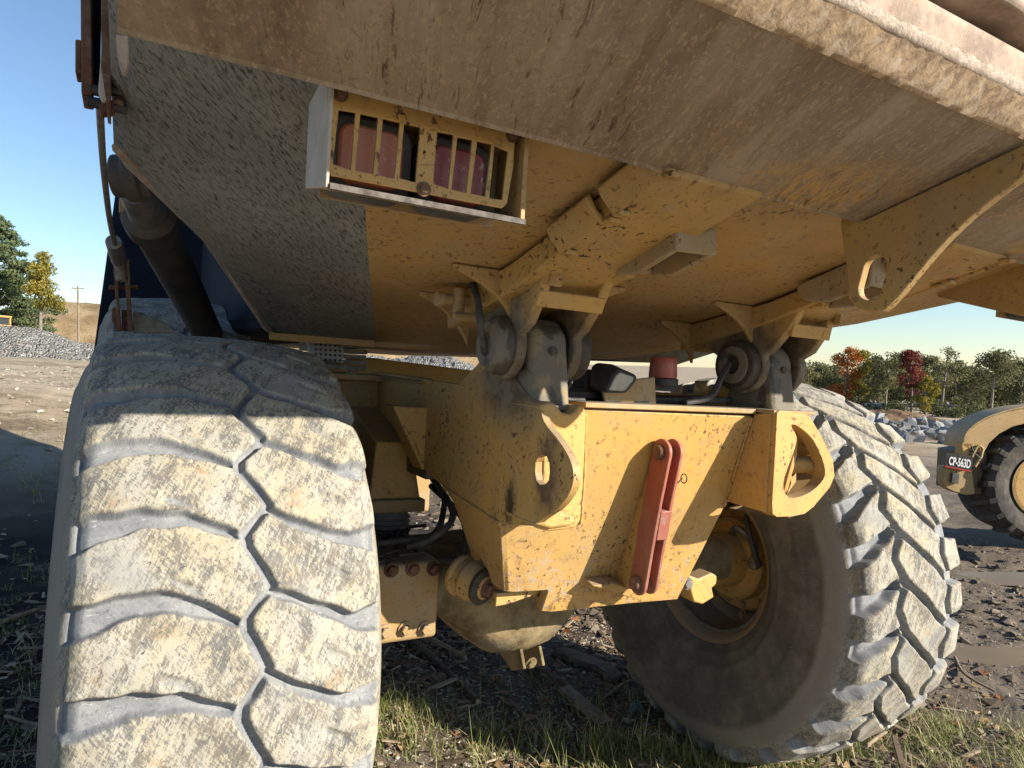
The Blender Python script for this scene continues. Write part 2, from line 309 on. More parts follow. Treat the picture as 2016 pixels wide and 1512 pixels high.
# ------------------------------------------------------------------ mesh builder
class MB:
    def __init__(s): s.v = []; s.f = []
    def add(s, vs, fs):
        o = len(s.v); s.v += [tuple(map(float, p)) for p in vs]; s.f += [tuple(i+o for i in f) for f in fs]; return s
    def prism(s, pts, off):
        off = np.array(off, float); n = len(pts); a = [np.array(p, float) for p in pts]
        return s.add(a + [p+off for p in a], [tuple(range(n))] + [tuple(range(2*n-1, n-1, -1))] + [(i, i+n, (i+1) % n+n, (i+1) % n) for i in range(n)])
    def box(s, lo, hi):
        x0, y0, z0 = lo; x1, y1, z1 = hi
        return s.prism([(x0, y0, z0), (x1, y0, z0), (x1, y0, z1), (x0, y0, z1)], (0, y1-y0, 0))
    def loft(s, secs, closed=True, caps=True):
        n = len(secs[0]); vs = [p for sec in secs for p in sec]; fs = []
        for k in range(len(secs)-1):
            for i in range(n if closed else n-1):
                j = (i+1) % n; fs.append((k*n+i, k*n+j, (k+1)*n+j, (k+1)*n+i))
        if caps and closed: fs += [tuple(range(n-1, -1, -1)), tuple(range((len(secs)-1)*n, len(secs)*n))]
        return s.add(vs, fs)
    def tube(s, path, r, n=8):
        path = [np.array(p, float) for p in path]; rr = r if isinstance(r, (list, tuple)) else [r]*len(path); secs = []
        ref = None
        for i, p in enumerate(path):
            t = path[min(i+1, len(path)-1)]-path[max(i-1, 0)]; t = t/(np.linalg.norm(t)+1e-9)
            if ref is None: ref = np.array([0, 0, 1.]) if abs(t[2]) < .9 else np.array([1., 0, 0])
            a = np.cross(t, ref); a /= np.linalg.norm(a)+1e-9; b = np.cross(t, a); ref = -b if False else np.cross(a, t)
            secs.append([p+rr[i]*(a*cos(2*pi*k/n)+b*sin(2*pi*k/n)) for k in range(n)])
        return s.loft(secs)
    def lathe(s, prof, o, ax, n=32):                # prof: (distance along the axis, radius)
        o = np.array(o, float); ax = np.array(ax, float); ax /= np.linalg.norm(ax)
        a = np.cross(ax, [0, 0, 1.] if abs(ax[2]) < .9 else [1., 0, 0]); a /= np.linalg.norm(a); b = np.cross(ax, a)
        return s.loft([[o+ax*d+max(r, 1e-4)*(a*cos(2*pi*k/n)+b*sin(2*pi*k/n)) for k in range(n)] for d, r in prof])
    def cyl(s, p0, p1, r, n=20):
        d = np.array(p1, float)-np.array(p0, float); return s.lathe([(0, r), (np.linalg.norm(d), r)], p0, d, n)
    def bolt(s, p, ax, r, h=None):
        h = h or r*.8; p = np.array(p, float); ax = np.array(ax, float)/np.linalg.norm(ax)
        s.lathe([(0, r*1.45), (h*.28, r*1.45)], p, ax, 14); return s.lathe([(h*.28, r), (h*.9, r), (h, r*.85)], p, ax, 6)
    def build(s, name, mat, parent=None, bevel=0., smooth=0., seg=2):
        me = bpy.data.meshes.new(name); me.from_pydata(s.v, [], s.f)
        bm = bmesh.new(); bm.from_mesh(me); bmesh.ops.recalc_face_normals(bm, faces=bm.faces[:]); bm.to_mesh(me); bm.free()
        me.materials.append(MAT[mat] if isinstance(mat, str) else mat)
        return link(name, me, parent, bevel, smooth, seg)
def link(name, me, parent=None, bevel=0., smooth=0., seg=2):
    o = bpy.data.objects.new(name, me); COL.objects.link(o)
    if parent is not None: o.parent = parent
    if bevel:
        b = o.modifiers.new('bevel', 'BEVEL'); b.width = bevel; b.segments = seg; b.limit_method = 'ANGLE'; b.angle_limit = radians(38)
    if smooth: me.shade_smooth(); me.set_sharp_from_angle(angle=radians(smooth))
    elif bevel: me.shade_smooth(); me.set_sharp_from_angle(angle=radians(25))
    return o
def holed(outer, holes, off):                       # a flat plate with holes: outer and holes are lists of 3D points in one plane
    off = np.array(off, float); bm = bmesh.new(); eds = []
    for loop in [outer]+holes:
        vs = [bm.verts.new(tuple(map(float, p))) for p in loop]
        eds += [bm.edges.new((vs[i], vs[(i+1) % len(vs)])) for i in range(len(vs))]
    bmesh.ops.triangle_fill(bm, use_beauty=True, use_dissolve=False, edges=eds)
    g = bmesh.ops.extrude_face_region(bm, geom=bm.faces[:])
    bmesh.ops.translate(bm, vec=Vector(off), verts=[e for e in g['geom'] if isinstance(e, bmesh.types.BMVert)])
    bmesh.ops.recalc_face_normals(bm, faces=bm.faces[:])
    me = bpy.data.meshes.new('plate'); bm.to_mesh(me); bm.free(); return me
def plate(name, outer, holes, off, mat, parent, bevel=.004):
    me = holed(outer, holes, off); me.name = name; me.materials.append(MAT[mat]); return link(name, me, parent, bevel)
def empty(name, loc=(0, 0, 0), rz=0., parent=None):
    o = bpy.data.objects.new(name, None); COL.objects.link(o); o.location = loc; o.rotation_euler = (0, 0, rz); o.empty_display_size = .3
    if parent is not None: o.parent = parent
    return o
def tag(o, label=None, cat=None, group=None, kind=None):
    if label: o['label'] = label
    if cat: o['category'] = cat
    if group: o['group'] = group
    if kind: o['kind'] = kind
    return o
def copy_tree(o, parent=None):
    c = o.copy(); COL.objects.link(c); c.parent = parent
    for ch in list(o.children): copy_tree(ch, c)
    return c
def smooth_loop(pts, n=6):                          # closed Catmull-Rom through points
    pts = [np.array(p, float) for p in pts]; m = len(pts); out = []
    for i in range(m):
        p0, p1, p2, p3 = pts[i-1], pts[i], pts[(i+1) % m], pts[(i+2) % m]
        for k in range(n):
            t = k/n; out.append(.5*((2*p1)+(-p0+p2)*t+(2*p0-5*p1+4*p2-p3)*t*t+(-p0+3*p1-3*p2+p3)*t**3))
    return out
def smooth_line(pts, n=6):
    pts = [np.array(p, float) for p in pts]; q = [2*pts[0]-pts[1]]+pts+[2*pts[-1]-pts[-2]]; out = []
    for i in range(1, len(q)-2):
        p0, p1, p2, p3 = q[i-1:i+3]
        for k in range(n):
            t = k/n; out.append(.5*((2*p1)+(-p0+p2)*t+(2*p0-5*p1+4*p2-p3)*t*t+(-p0+3*p1-3*p2+p3)*t**3))
    return out+[pts[-1]]

# ------------------------------------------------------------------ the ground
def sstep(a, b, x):
    t = np.clip((np.asarray(x, float)-a)/(b-a), 0, 1); return t*t*(3-2*t)
TT = tan(TILT)
PUD = []                                            # puddles: world x, y, half sizes, turn
def base_h(x, y):
    x = np.asarray(x, float); y = np.asarray(y, float)
    z = -TT*9*np.tanh(x/9)
    z = z - 3.4*sstep(14, 70, x) - 2.0*sstep(70, 160, x)
    z = z + 1.0*sstep(2.6, 12, y)*(1-sstep(-4, 8, x)) + .5*sstep(10, 48, y)*sstep(-4, 16, x)*(1-sstep(20, 40, x))
    return z
def sstep1(a, b, x):
    t = min(1, max(0, (x-a)/(b-a))); return t*t*(3-2*t)
def near_noise(x, y):
    r = math.hypot(x, y)
    a = mnoise.fractal(Vector((x*.55, y*.55, 3.1)), 1., 2., 4)*.05
    b = mnoise.fractal(Vector((x*4.2, y*4.2, 7.7)), .9, 2., 4)*.022
    if r > 40: return a*1.5
    if x > 1.2: b += sstep1(1.2, 2.2, x)*(mnoise.fractal(Vector((x*2.6, y*2.6, 1.7)), .8, 2., 5)*.035+.012*max(0, sin(5.2*(x*.35+y*.94)))*mnoise.noise(Vector((x, y, 4))))
    b += .10*math.exp(-((x+.42)/.45)**2-((y-.8)/.5)**2)
    return a*min(1, max(.15, (r-1)/5)) + b
def puddle_f(x, y):
    m = 0.
    for (px, py, a, b, rz) in PUD:
        dx, dy = x-px, y-py; u = (dx*cos(rz)+dy*sin(rz))/a; v = (-dx*sin(rz)+dy*cos(rz))/b
        d = math.hypot(u, v); m = max(m, 1-min(1, max(0, (d-.8)/.6)))
    return m
def ground_hit(px, py):                             # where a sight line meets the smooth ground
    d = wray(px, py); t = .5
    for _ in range(4000):
        p = CAMW+d*t
        if p[2] < float(base_h(p[0], p[1])): break
        t *= 1.004
    return p
for (px, py, a, b) in ((1995, 1290, .6, .15), (2030, 1137, .85, .18)):
    q = ground_hit(px, py); PUD.append((q[0], q[1], a, b, -YAW))
def H(x, y):
    f = puddle_f(x, y); return float(base_h(x, y)) + near_noise(x, y)*(1-.35*f) - .028*f
def axis_steps(lo, hi, d, far):
    a = list(np.arange(lo, hi+d/2, d)); s = d; p = hi
    while p < far: s *= 1.13; p += s; a.append(p)
    s = d; p = lo
    while p > -far: s *= 1.13; p -= s; a.insert(0, p)
    return np.array(a)
def build_ground():
    xs = axis_steps(-3.2, 5.2, .04, 3000); ys = axis_steps(-1.2, 4.2, .04, 3000)
    X, Y = np.meshgrid(xs, ys); Z = np.array([[H(x, y) if abs(x) < 70 and abs(y) < 70 else float(base_h(x, y)) for x in xs] for y in ys])
    nx, ny = len(xs), len(ys); v = np.stack([X.ravel(), Y.ravel(), Z.ravel()], 1)
    i = np.arange(nx*ny).reshape(ny, nx); f = np.stack([i[:-1, :-1].ravel(), i[:-1, 1:].ravel(), i[1:, 1:].ravel(), i[1:, :-1].ravel()], 1)
    me = bpy.data.meshes.new('ground'); me.from_pydata(v.tolist(), [], f.tolist()); me.shade_smooth()
    n = N('trampled_dirt')
    c = n.mix(n.ramp(n.noise(.9, 6, .65), .35, .65), (.105, .082, .060), (.19, .155, .115))
    c = n.mix(n.math('MULTIPLY', n.ramp(n.noise(6, 8, .72), .5, .7), .6), c, (.050, .039, .029))
    peb = n.ramp(n.voro(28), .05, .30); c = n.mix(n.math('MULTIPLY', n.math('SUBTRACT', 1., peb), n.ramp(n.noise(2.2, 4), .45, .65)), c, (.26, .235, .2))
    c = n.mix(n.math('MULTIPLY', n.ramp(n.noise(40, 5, .75), .6, .72), .6), c, (.24, .19, .13))
    shade_mulch = n.math('MULTIPLY', n.ramp(n.axis(n.co, 0), -1.1, -1.9), n.ramp(n.axis(n.co, 1), 6.5, 4.0)); shade_mulch2 = n.math('MULTIPLY', n.ramp(n.axis(n.co, 1), .9, 1.8), n.ramp(n.axis(n.co, 0), 2.2, 1.2)); shade_mulch2 = n.math('MULTIPLY', shade_mulch2, n.ramp(n.axis(n.co, 1), 6.5, 4.0))
    c = n.mix(n.math('MULTIPLY', n.math('MAXIMUM', shade_mulch, shade_mulch2), n.ramp(n.noise(3, 6, .7), .25, .5)), c, (.026, .021, .017))  # near-black mulch colour, also painting the truck's shade on the ground
    yy = n.axis(n.co, 1); far = n.math('MAXIMUM', n.ramp(yy, 4.5, 10.), n.ramp(yy, -.7, -1.6))  # pale ground also set behind the camera, added to bounce light under the bed
    fc = n.mix(n.ramp(n.noise(.22, 8, .75, .6, stretch=(.6, 1.3, 1)), .38, .62), (.31, .24, .155), (.47, .40, .30))
    fc = n.mix(n.math('MULTIPLY', n.ramp(n.noise(1.3, 8, .78, .4, stretch=(.7, 1.3, 1)), .50, .60), .8), fc, (.13, .10, .06))
    c = n.mix(far, c, fc)
    n.bump(n.math('ADD', n.math('MULTIPLY', n.noise(18, 8, .75), .7), n.math('MULTIPLY', peb, .15)), .8, .04)
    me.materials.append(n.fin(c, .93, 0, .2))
    o = link('ground', me); tag(o, kind='structure'); return o
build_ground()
def build_water():
    n = N('muddy_water'); c = n.mix(n.noise(2.5, 3), (.15, .115, .078), (.20, .16, .115))
    n.bump(n.noise(6, 2, .5), .03, .01); n.fin(c, .32, 0, .12); MAT['water'] = n.m
    for (px, py, a, b, rz) in PUD:
        z = float(base_h(px, py))-.016; mb = MB(); ring = []
        for k in range(48):
            t = 2*pi*k/48; rr = 1.25+.3*mnoise.noise(Vector((cos(t)*1.7, sin(t)*1.7, px)))
            ring.append((px+rr*(a*cos(t)*cos(rz)-b*sin(t)*sin(rz)), py+rr*(a*cos(t)*sin(rz)+b*sin(t)*cos(rz))))
        mb.add([(x, y, z-TT*(x-px)*.2) for x, y in ring], [tuple(range(48))])
        tag(mb.build('puddle', 'water'), kind='structure')
build_water()

# ------------------------------------------------------------------ the dump truck
truck = empty('dump_truck'); truck.rotation_euler = (0, TILT, 0)
tag(truck, 'large worn yellow articulated dump truck seen from behind, filling the picture', 'dump truck')
R, HT, WT = .885, 1.2384, .3125                     # tyre radius, half track, half tread width
PITCH = 2*pi/30

def groove_fn(u, v, wide=1.):
    def band(c, w, e): d = np.abs((v-c+.5) % 1-.5); return 1-sstep(w-e, w+e, d)
    cl = np.interp(u, [-1.2, -.97, -.64, -.36, -.02], [-.15, -.18, -.29, -.24, 0]); wl = np.interp(u, [-1.2, -.97, -.64, -.36, -.1, -.02], [.23, .19, .115, .095, .06, .045])*wide
    gl = band(cl, wl, .035)*(1-sstep(-.04, .0, u))
    cr = np.interp(u, [.17, .23, .51, .78, .97, 1.2], [-.38, -.31, -.085, .10, .09, .04]); wr = np.interp(u, [.17, .51, .78, .97, 1.2], [.05, .065, .085, .16, .22])*wide
    gr = band(cr, wr, .035)*sstep(.15, .19, u)
    vv = (v+.03) % 1
    uz = np.interp(vv, [0, .13, .60, .66, 1.0], [.02, .02, .18, .18, .02])
    gz = (1-sstep(.016*wide, .058*wide, np.abs(u-uz)))*.75
    # half worn diagonal sipes across the lugs
    d1 = np.abs(((v+.42-.9*(u+.36)) + .5) % 1-.5); s1 = (1-sstep(.03, .09, d1))*sstep(-.52, -.46, u)*(1-sstep(-.30, -.24, u))*.22
    d2 = np.abs(((v-.50-.9*(u-.66)) + .5) % 1-.5); s2 = (1-sstep(.03, .09, d2))*sstep(.55, .6, u)*(1-sstep(.72, .78, u))*.2
    return np.maximum(np.maximum(np.maximum(gl, gr), gz), np.maximum(s1, s2))
def groove_deep(u, v, wide=1.):                       # the right tyre: three rows of blocks, the middle ones long and slanting
    def band(c, w, e): d = np.abs((v-c+.5) % 1-.5); return 1-sstep(w-e, w+e, d)
    g1 = band(np.interp(u, [-1.2, -1., -.75, -.5], [.04, 0, -.2, -.4]), np.interp(u, [-1.2, -1., -.75, -.5], [.28, .22, .14, .11]), .045)*(1-sstep(-.50, -.44, u))
    tri = lambda t: np.abs((t % 1)-.5)*2
    g2 = 1-sstep(.030, .080, np.abs(u-(-.52+.16*tri(v+.38))))
    g3 = band(np.interp(u, [-.36, .45], [-.42, .62]), .082, .04)*sstep(-.40, -.34, u)*(1-sstep(.40, .46, u))
    g4 = (1-sstep(.025, .075, np.abs(u-(.46+.12*tri(v-.62)))))*.85
    g5 = band(np.interp(u, [.45, .8, 1.2], [.64, .62, .50]), np.interp(u, [.45, .9, 1.2], [.10, .19, .26]), .045)*sstep(.44, .5, u)
    return np.maximum.reduce([g1, g2, g3, g4, g5])
def tyre_mesh(name, depth, phase, fn, wide, nv=54, ns=250):
    P = [(-.245, .350), (-.275, .372), (-.305, .42), (-.335, .49), (-.352, .56), (-.362, .64), (-.361, .70), (-.352, .750), (-.339, .782), (-.321, .800), (-.3155, .815), (-.312, .842), (-.295, .860), (-.24, .872), (-.15, .881), (0, .885)]
    P = P+[(-x, r) for x, r in P[-2::-1]]; P = np.array(P)
    L = np.concatenate([[0], np.cumsum(np.hypot(*np.diff(P, axis=0).T))]); lt = L[-1]
    dens = np.where((np.linspace(0, 1, 2000) > .30) & (np.linspace(0, 1, 2000) < .70), 3., 1.); cdf = np.cumsum(dens); cdf = (cdf-cdf[0])/(cdf[-1]-cdf[0])
    s = np.interp(np.linspace(0, 1, ns), cdf, np.linspace(0, 1, 2000))*lt
    x = np.interp(s, L, P[:, 0]); r = np.interp(s, L, P[:, 1])
    k = np.ones(3)/3
    for _ in range(2):
        xs = np.convolve(np.pad(x, 1, 'edge'), k, 'valid'); rs = np.convolve(np.pad(r, 1, 'edge'), k, 'valid'); x, r = xs, rs
    dx, dr = np.gradient(x), np.gradient(r); l = np.hypot(dx, dr); nx, nr = -dr/l, dx/l
    if nr[ns//2] < 0: nx, nr = -nx, -nr
    # sidewall rings
    ring = .009*np.exp(-((r-.708)/.008)**2) + .006*np.exp(-((r-.60)/.006)**2)+.007*np.exp(-((r-.47)/.008)**2)+.005*np.exp(-((r-.415)/.006)**2)-.003*np.exp(-((r-.66)/.005)**2)
    fine = 2*pi/(30*nv); a = np.concatenate([np.arange(radians(-105), radians(115), fine), np.arange(radians(115), radians(255)-fine, fine*3.5)]); nth = len(a)
    A, Xg = np.meshgrid(a, x, indexing='ij'); Rg = np.broadcast_to(r, A.shape); u = Xg/WT
    v = (phase-A)/PITCH
    jit = .025*np.sin(A*7+u*3)+.02*np.sin(A*13-u*5)
    g = fn(u+.012*np.sin(A*11)+.008*np.sin(A*37+u*6), v+jit+.012*np.sin(u*23+A*17), wide); mask = sstep(.798, .808, Rg)
    g = g*mask
    tread = sstep(.785, .80, Rg)
    wear = .0035*np.sin(A*5+u*4)*mask+.002*np.sin(A*31+u*9)*mask
    # lug ends step out from the shoulder
    step = .010*sstep(.800, .82, Rg)*(1-g)*sstep(.885, .80, Rg)
    cut = np.minimum(depth*g, np.maximum(0, Rg-.800+.004*np.sin(A*9)))
    D = wear + step + np.broadcast_to(ring, A.shape)
    XX = Xg+np.broadcast_to(nx, A.shape)*D; RR = Rg+np.broadcast_to(nr, A.shape)*D-cut
    vs = np.stack([XX, -RR*np.cos(A), RR*np.sin(A)], -1).reshape(-1, 3)
    # the weight flattens the foot of the tyre a little
    zl = -.858; low = vs[:, 2] < zl; vs[low, 2] = zl-(zl-vs[low, 2])*.15
    i = np.arange(nth*ns).reshape(nth, ns); j = np.roll(i, -1, 0)
    f = np.stack([i[:, :-1].ravel(), i[:, 1:].ravel(), j[:, 1:].ravel(), j[:, :-1].ravel()], 1)
    me = bpy.data.meshes.new(name); me.from_pydata(vs.tolist(), [], f.tolist())
    at1 = me.attributes.new('groove', 'FLOAT', 'POINT'); at1.data.foreach_set('value', g.ravel().astype(np.float32))
    at2 = me.attributes.new('sidewall', 'FLOAT', 'POINT'); at2.data.foreach_set('value', (1-sstep(.77, .805, Rg)).ravel().astype(np.float32))
    me.attributes.new('radius', 'FLOAT', 'POINT').data.foreach_set('value', Rg.ravel().astype(np.float32))
    uvl = me.uv_layers.new(name='UVMap')
    S2 = np.broadcast_to(s, A.shape); U0 = S2.ravel(); V0 = (A*.885).ravel()
    lv = f.ravel(); vv = V0[lv].reshape(-1, 4); wrap = vv.max(1)-vv.min(1) > 1; vv[wrap] = np.where(vv[wrap] < 0, vv[wrap]+2*pi*.885, vv[wrap])
    uvl.data.foreach_set('uv', np.stack([U0[lv], vv.ravel()], 1).ravel().astype(np.float32))
    bm = bmesh.new(); bm.from_mesh(me); bmesh.ops.recalc_face_normals(bm, faces=bm.faces[:]); bm.to_mesh(me); bm.free()
    me.shade_smooth(); me.materials.append(MAT['tyre']); return me
TYRE_L = tyre_mesh('tyre', .030, .9328, groove_fn, 1.)
TYRE_R = tyre_mesh('tyre_deep', .046, .488, groove_deep, 1.)

def wheel(x, y, zc, me, side, full=True):           # side +1: outer face towards +x
    w = MB(); w.lathe([(-.25, .372), (-.262, .385), (-.268, .372), (-.262, .352), (-.225, .330), (-.12, .318), (-.05, .300), (.05, .300), (.22, .318), (.262, .372)], (x, y, zc), (side, 0, 0), 56)
    h = empty('wheel', (0, 0, 0), 0, truck)
    t = link('tyre', me, h); t.location = (x, y, zc)
    # rim barrel, open towards the axle
    rm = MB(); prof = [(-.262, .352), (-.272, .372), (-.268, .388), (-.250, .386)]
    rm.loft([[(x+side*d, y+r*cos(2*pi*k/64), zc+r*sin(2*pi*k/64)) for k in range(64)] for d, r in
             [(-.245, .345), (-.25, .386), (-.266, .390), (-.274, .376), (-.262, .352), (-.21, .326), (-.14, .318), (-.06, .305), (-.03, .27), (.0, .262), (.02, .22), (.02, .05)]], True, False)
    rm.build('rim', 'yellow_dusty', h, 0, 40)
    ring = MB(); ring.loft([[(x+side*d, y+r*cos(2*pi*k/64), zc+r*sin(2*pi*k/64)) for k in range(64)] for d, r in
             [(-.2, .327), (-.205, .335), (-.222, .332), (-.222, .318), (-.2, .312)]], True, False); ring.build('lock_ring', 'steel', h, 0, 40)
    if full:
        hb = MB(); hb.lathe([(.03, .25), (-.04, .25), (-.05, .24), (-.05, .20), (-.11, .195), (-.125, .18), (-.13, .13), (-.30, .125), (-.32, .11)], (x, y, zc), (side, 0, 0), 40)
        hb.build('hub', 'yellow_clean', h, 0, 35)
        for k in range(14):
            a = 2*pi*k/14; bo = MB().bolt((x-side*.05, y+.222*cos(a), zc+.222*sin(a)), (-side, 0, 0), .013); bo.build('bolt', 'yellow_dusty', h)
        for k in range(10):
            a = 2*pi*(k+.3)/10; bo = MB().bolt((x+side*(-.028), y+.276*cos(a), zc+.276*sin(a)), (-side, 0, 0), .017, .02); bo.build('bolt', 'yellow_dusty', h)
        ln = MB(); ln.tube(smooth_line([(x-side*.13, y-.02, zc+.13), (x-side*.18, y-.10, zc+.17), (x-side*.14, y-.16, zc+.12), (x-side*.13, y-.17, zc+.04)]), .016, 10)
        ln.lathe([(0, .026), (.05, .026), (.055, .018)], (x-side*.10, y-.17, zc+.02), (-side, 0, 0), 12); ln.build('brake_line', 'steel', h, 0, 40)
        ln = MB(); ln.tube(smooth_line([(x-side*.15, y-.12, zc+.24), (x-side*.19, y-.18, zc+.16), (x-side*.14, y-.20, zc+.02)]), .013, 8); ln.build('brake_line', 'rubber', h, 0, 40)
    return h
wheel(HT, 0, R-.02, TYRE_R, 1)
wl = wheel(-HT, 0, R-.02, TYRE_L, -1, False)
wm = wheel(-HT, 1.88, R+.22, TYRE_L, -1, False)

# ---- bed
bed = MB()
cr = lambda y: -.595-(.35-y)*.3552                  # crease between floor and flank
SEC = [(3.4, -.595, 1.80, -.90, 1.83, -1.0, 1.95), (.35, -.595, 1.795, -1.005, 1.800, -1.045, 1.845), (-.2, cr(-.2), fz(-.2), -1.235, 1.985, -1.32, 2.06), (-.42, cr(-.42), fz(-.42), -1.325, 2.06, -1.50, 2.15), (-.52, cr(-.52), fz(-.52), -1.365, 2.09, -1.528, 2.17), (-.70, cr(-.70), fz(-.70), -1.40, 2.125, -1.53, 2.20),
       (-1.1, cr(-1.1), fz(-1.1), -1.425, 2.19, -1.535, 2.28), (-1.36, cr(-1.36), fz(-1.36), -1.43, 2.24, -1.54, 2.34)]
secs = []
for (y, xc, zc, xe, ze, xw, zw) in SEC[1:]:
    secs.append([(xc, y, zc), (-xc, y, zc), (-xc, y, zc+.02), (xc, y, zc+.02)])
bed.loft(secs)
bedo = bed.build('dump_bed', 'yellow_floor', truck, 0, 0)
for sgn in (-1, 1):
    fl = MB(); sc = []
    for (y, xc, zc, xe, ze, xw, zw) in SEC:
        mid = ((xe+xw)/2+.008*0-.012, y, (ze+zw)/2-.012)
        row = [(xc, y, zc+.001), ((xc+xe)/2, y, (zc+ze)/2-.004), (xe, y, ze), mid, (xw, y, zw), (xw-.01, y, 3.55), (xw+.03, y, 3.55), (xw+.03, y, zw+.02), (xe+.02, y, ze+.03), (xc, y, zc+.02)]
        sc.append([(-sgn*p[0], p[1], p[2]) for p in row])
    fl.loft(sc[1:]); fl.build('flank_plate', 'splash', bedo, 0, 28)
    fl = MB(); fl.loft(sc[:2]); fl.build('front_wall', 'shade_navy', bedo)  # forward walls take the painted shade colour instead of the mud spray
    # rusty fold where the flank turns up into the side wall
    st = MB(); J = []
    for (y, xc, zc, xe, ze, xw, zw) in SEC[1:5]:
        t = float(np.interp(y, [-.52, -.42, .35], [.1, .45, 1.])); e_ = np.array([xe, ze]); w_ = np.array([xw, zw]); i_ = w_+(e_-w_)*t
        J.append([(-sgn*p[0], y, p[1]) for p in [(i_[0]+.008, i_[1]-.005), (i_[0]-.006, i_[1]-.010), ((i_[0]+xw)/2-.010, (i_[1]+zw)/2-.012), (xw-.004, zw-.004), (xw+.004, zw+.004), (i_[0]+.004, i_[1]+.004)]])
    st.loft(J); st.build('side_strip', 'pinkrust', bedo, 0, 40)
lip = MB(); lip.box((-1.01, .342, 1.768), (-.60, .356, 1.797)); lip.build('lip_flange', 'yellow_floor', bedo, .003)
ffl = MB(); ffl.box((-.60, .351, 1.797), (.60, 3.4, 1.815)); ffl.build('front_floor', 'yellow_floor', bedo)

hb_ = MB(); hb_.box((-1.0, 3.40, 1.9), (1.0, 3.46, 3.7)); hb_.build('headboard', 'shade_navy', bedo)
# tailgate: underside, rear face, upper plates
tg = MB()
prof = [(-1.37, 2.092), (-1.374, 2.098), (-1.704, 2.194), (-1.73, 2.22), (-1.66, 2.42), (-1.60, 3.3), (-1.56, 3.3), (-1.62, 2.40), (-1.68, 2.235), (-1.37, 2.14)]
tg.loft([[(-1.51+3.02*k/60, y+(.002*mnoise.noise(Vector((k*.9, 1, 2))) if i < 2 else 0), z) for i, (y, z) in enumerate(prof)] for k in range(61)])
gate = tg.build('tailgate', 'scraped', truck, 0, 30)
def edge_strip(name, pr, mat, amp, seed, nn=420):      # hammered strip across the gate: profile points get their own roughness
    e = MB(); J = []
    for k in range(nn+1):
        xx = -1.51+3.02*k/nn; row = []
        for i, (y, z) in enumerate(pr):
            w = amp*(mnoise.noise(Vector((xx*7, i*.35, seed)))+.7*mnoise.noise(Vector((xx*26, i*.8, seed+3)))+.6*mnoise.noise(Vector((xx*70, i*1.3, seed+5)))) if 0 < i < len(pr)-2 else 0
            row.append((xx, y-w*.8, z-w*.6))
        J.append(row)
    e.loft(J); return e.build(name, mat, gate, 0, 50)
edge_strip('worn_edge', [(-1.690, 2.196), (-1.703, 2.1925), (-1.711, 2.198), (-1.723, 2.209), (-1.735, 2.2205), (-1.748, 2.2335), (-1.735, 2.24), (-1.69, 2.215)], 'worn_edge', .0012, 1)
edge_strip('bright_ridge', [(-1.74, 2.232), (-1.7485, 2.2335), (-1.754, 2.240), (-1.758, 2.250), (-1.745, 2.252), (-1.74, 2.245)], 'ridge', .0007, 11)
edge_strip('rear_face', [(-1.745, 2.248), (-1.7575, 2.2485), (-1.761, 2.262), (-1.7645, 2.276), (-1.767, 2.286), (-1.762, 2.293), (-1.735, 2.296), (-1.735, 2.26)], 'pinkrust', .0012, 21)
ub = MB(); jag = []
for k in range(41):
    xx = -1.51+3.02*k/40; w = .006*mnoise.noise(Vector((xx*5, 3, 9)))
    jag.append([(xx, -1.70, 2.318+w), (xx, -1.795, 2.318+w), (xx, -1.802, 2.326+w), (xx, -1.80, 2.40), (xx, -1.72, 2.42)])
ub.loft(jag); ub.build('reinforcing_rib', 'pinkrust', gate, .003, 30)

# the eye plate under the middle of the bed
ep = [at(px, py, 'x', -.02) for px, py in [(1668, 545), (1667, 575), (1672, 592), (1684, 604), (1702, 611), (1722, 614), (1738, 612), (1752, 600), (1775, 575), (1802, 542), (1832, 506), (1868, 466), (1912, 425), (1962, 385), (2016, 346)]]
yr = ep[-1][1]
ep += [np.array([-.02, -1.71, 2.19]), np.array([-.02, -1.38, 2.096]), np.array([-.02, -1.33, 2.13]), np.array([-.02, -1.32, 2.10])]
slot = []
c0, c1 = at(1722, 528, 'x', -.02), at(1712, 566, 'x', -.02)
dz = (c0-c1); dz /= np.linalg.norm(dz); dy = np.cross([1, 0, 0], dz)
rr = .0285
for k in range(13): t = -pi/2+pi*k/12; slot.append(c0+rr*(dz*cos(t)+dy*sin(t)))
for k in range(13): t = pi/2+pi*k/12; slot.append(c1+rr*(dz*cos(t)+dy*sin(t)))
plate('lifting_eye', ep, [slot], (.024, 0, 0), 'yellow_beam', bedo, .003)

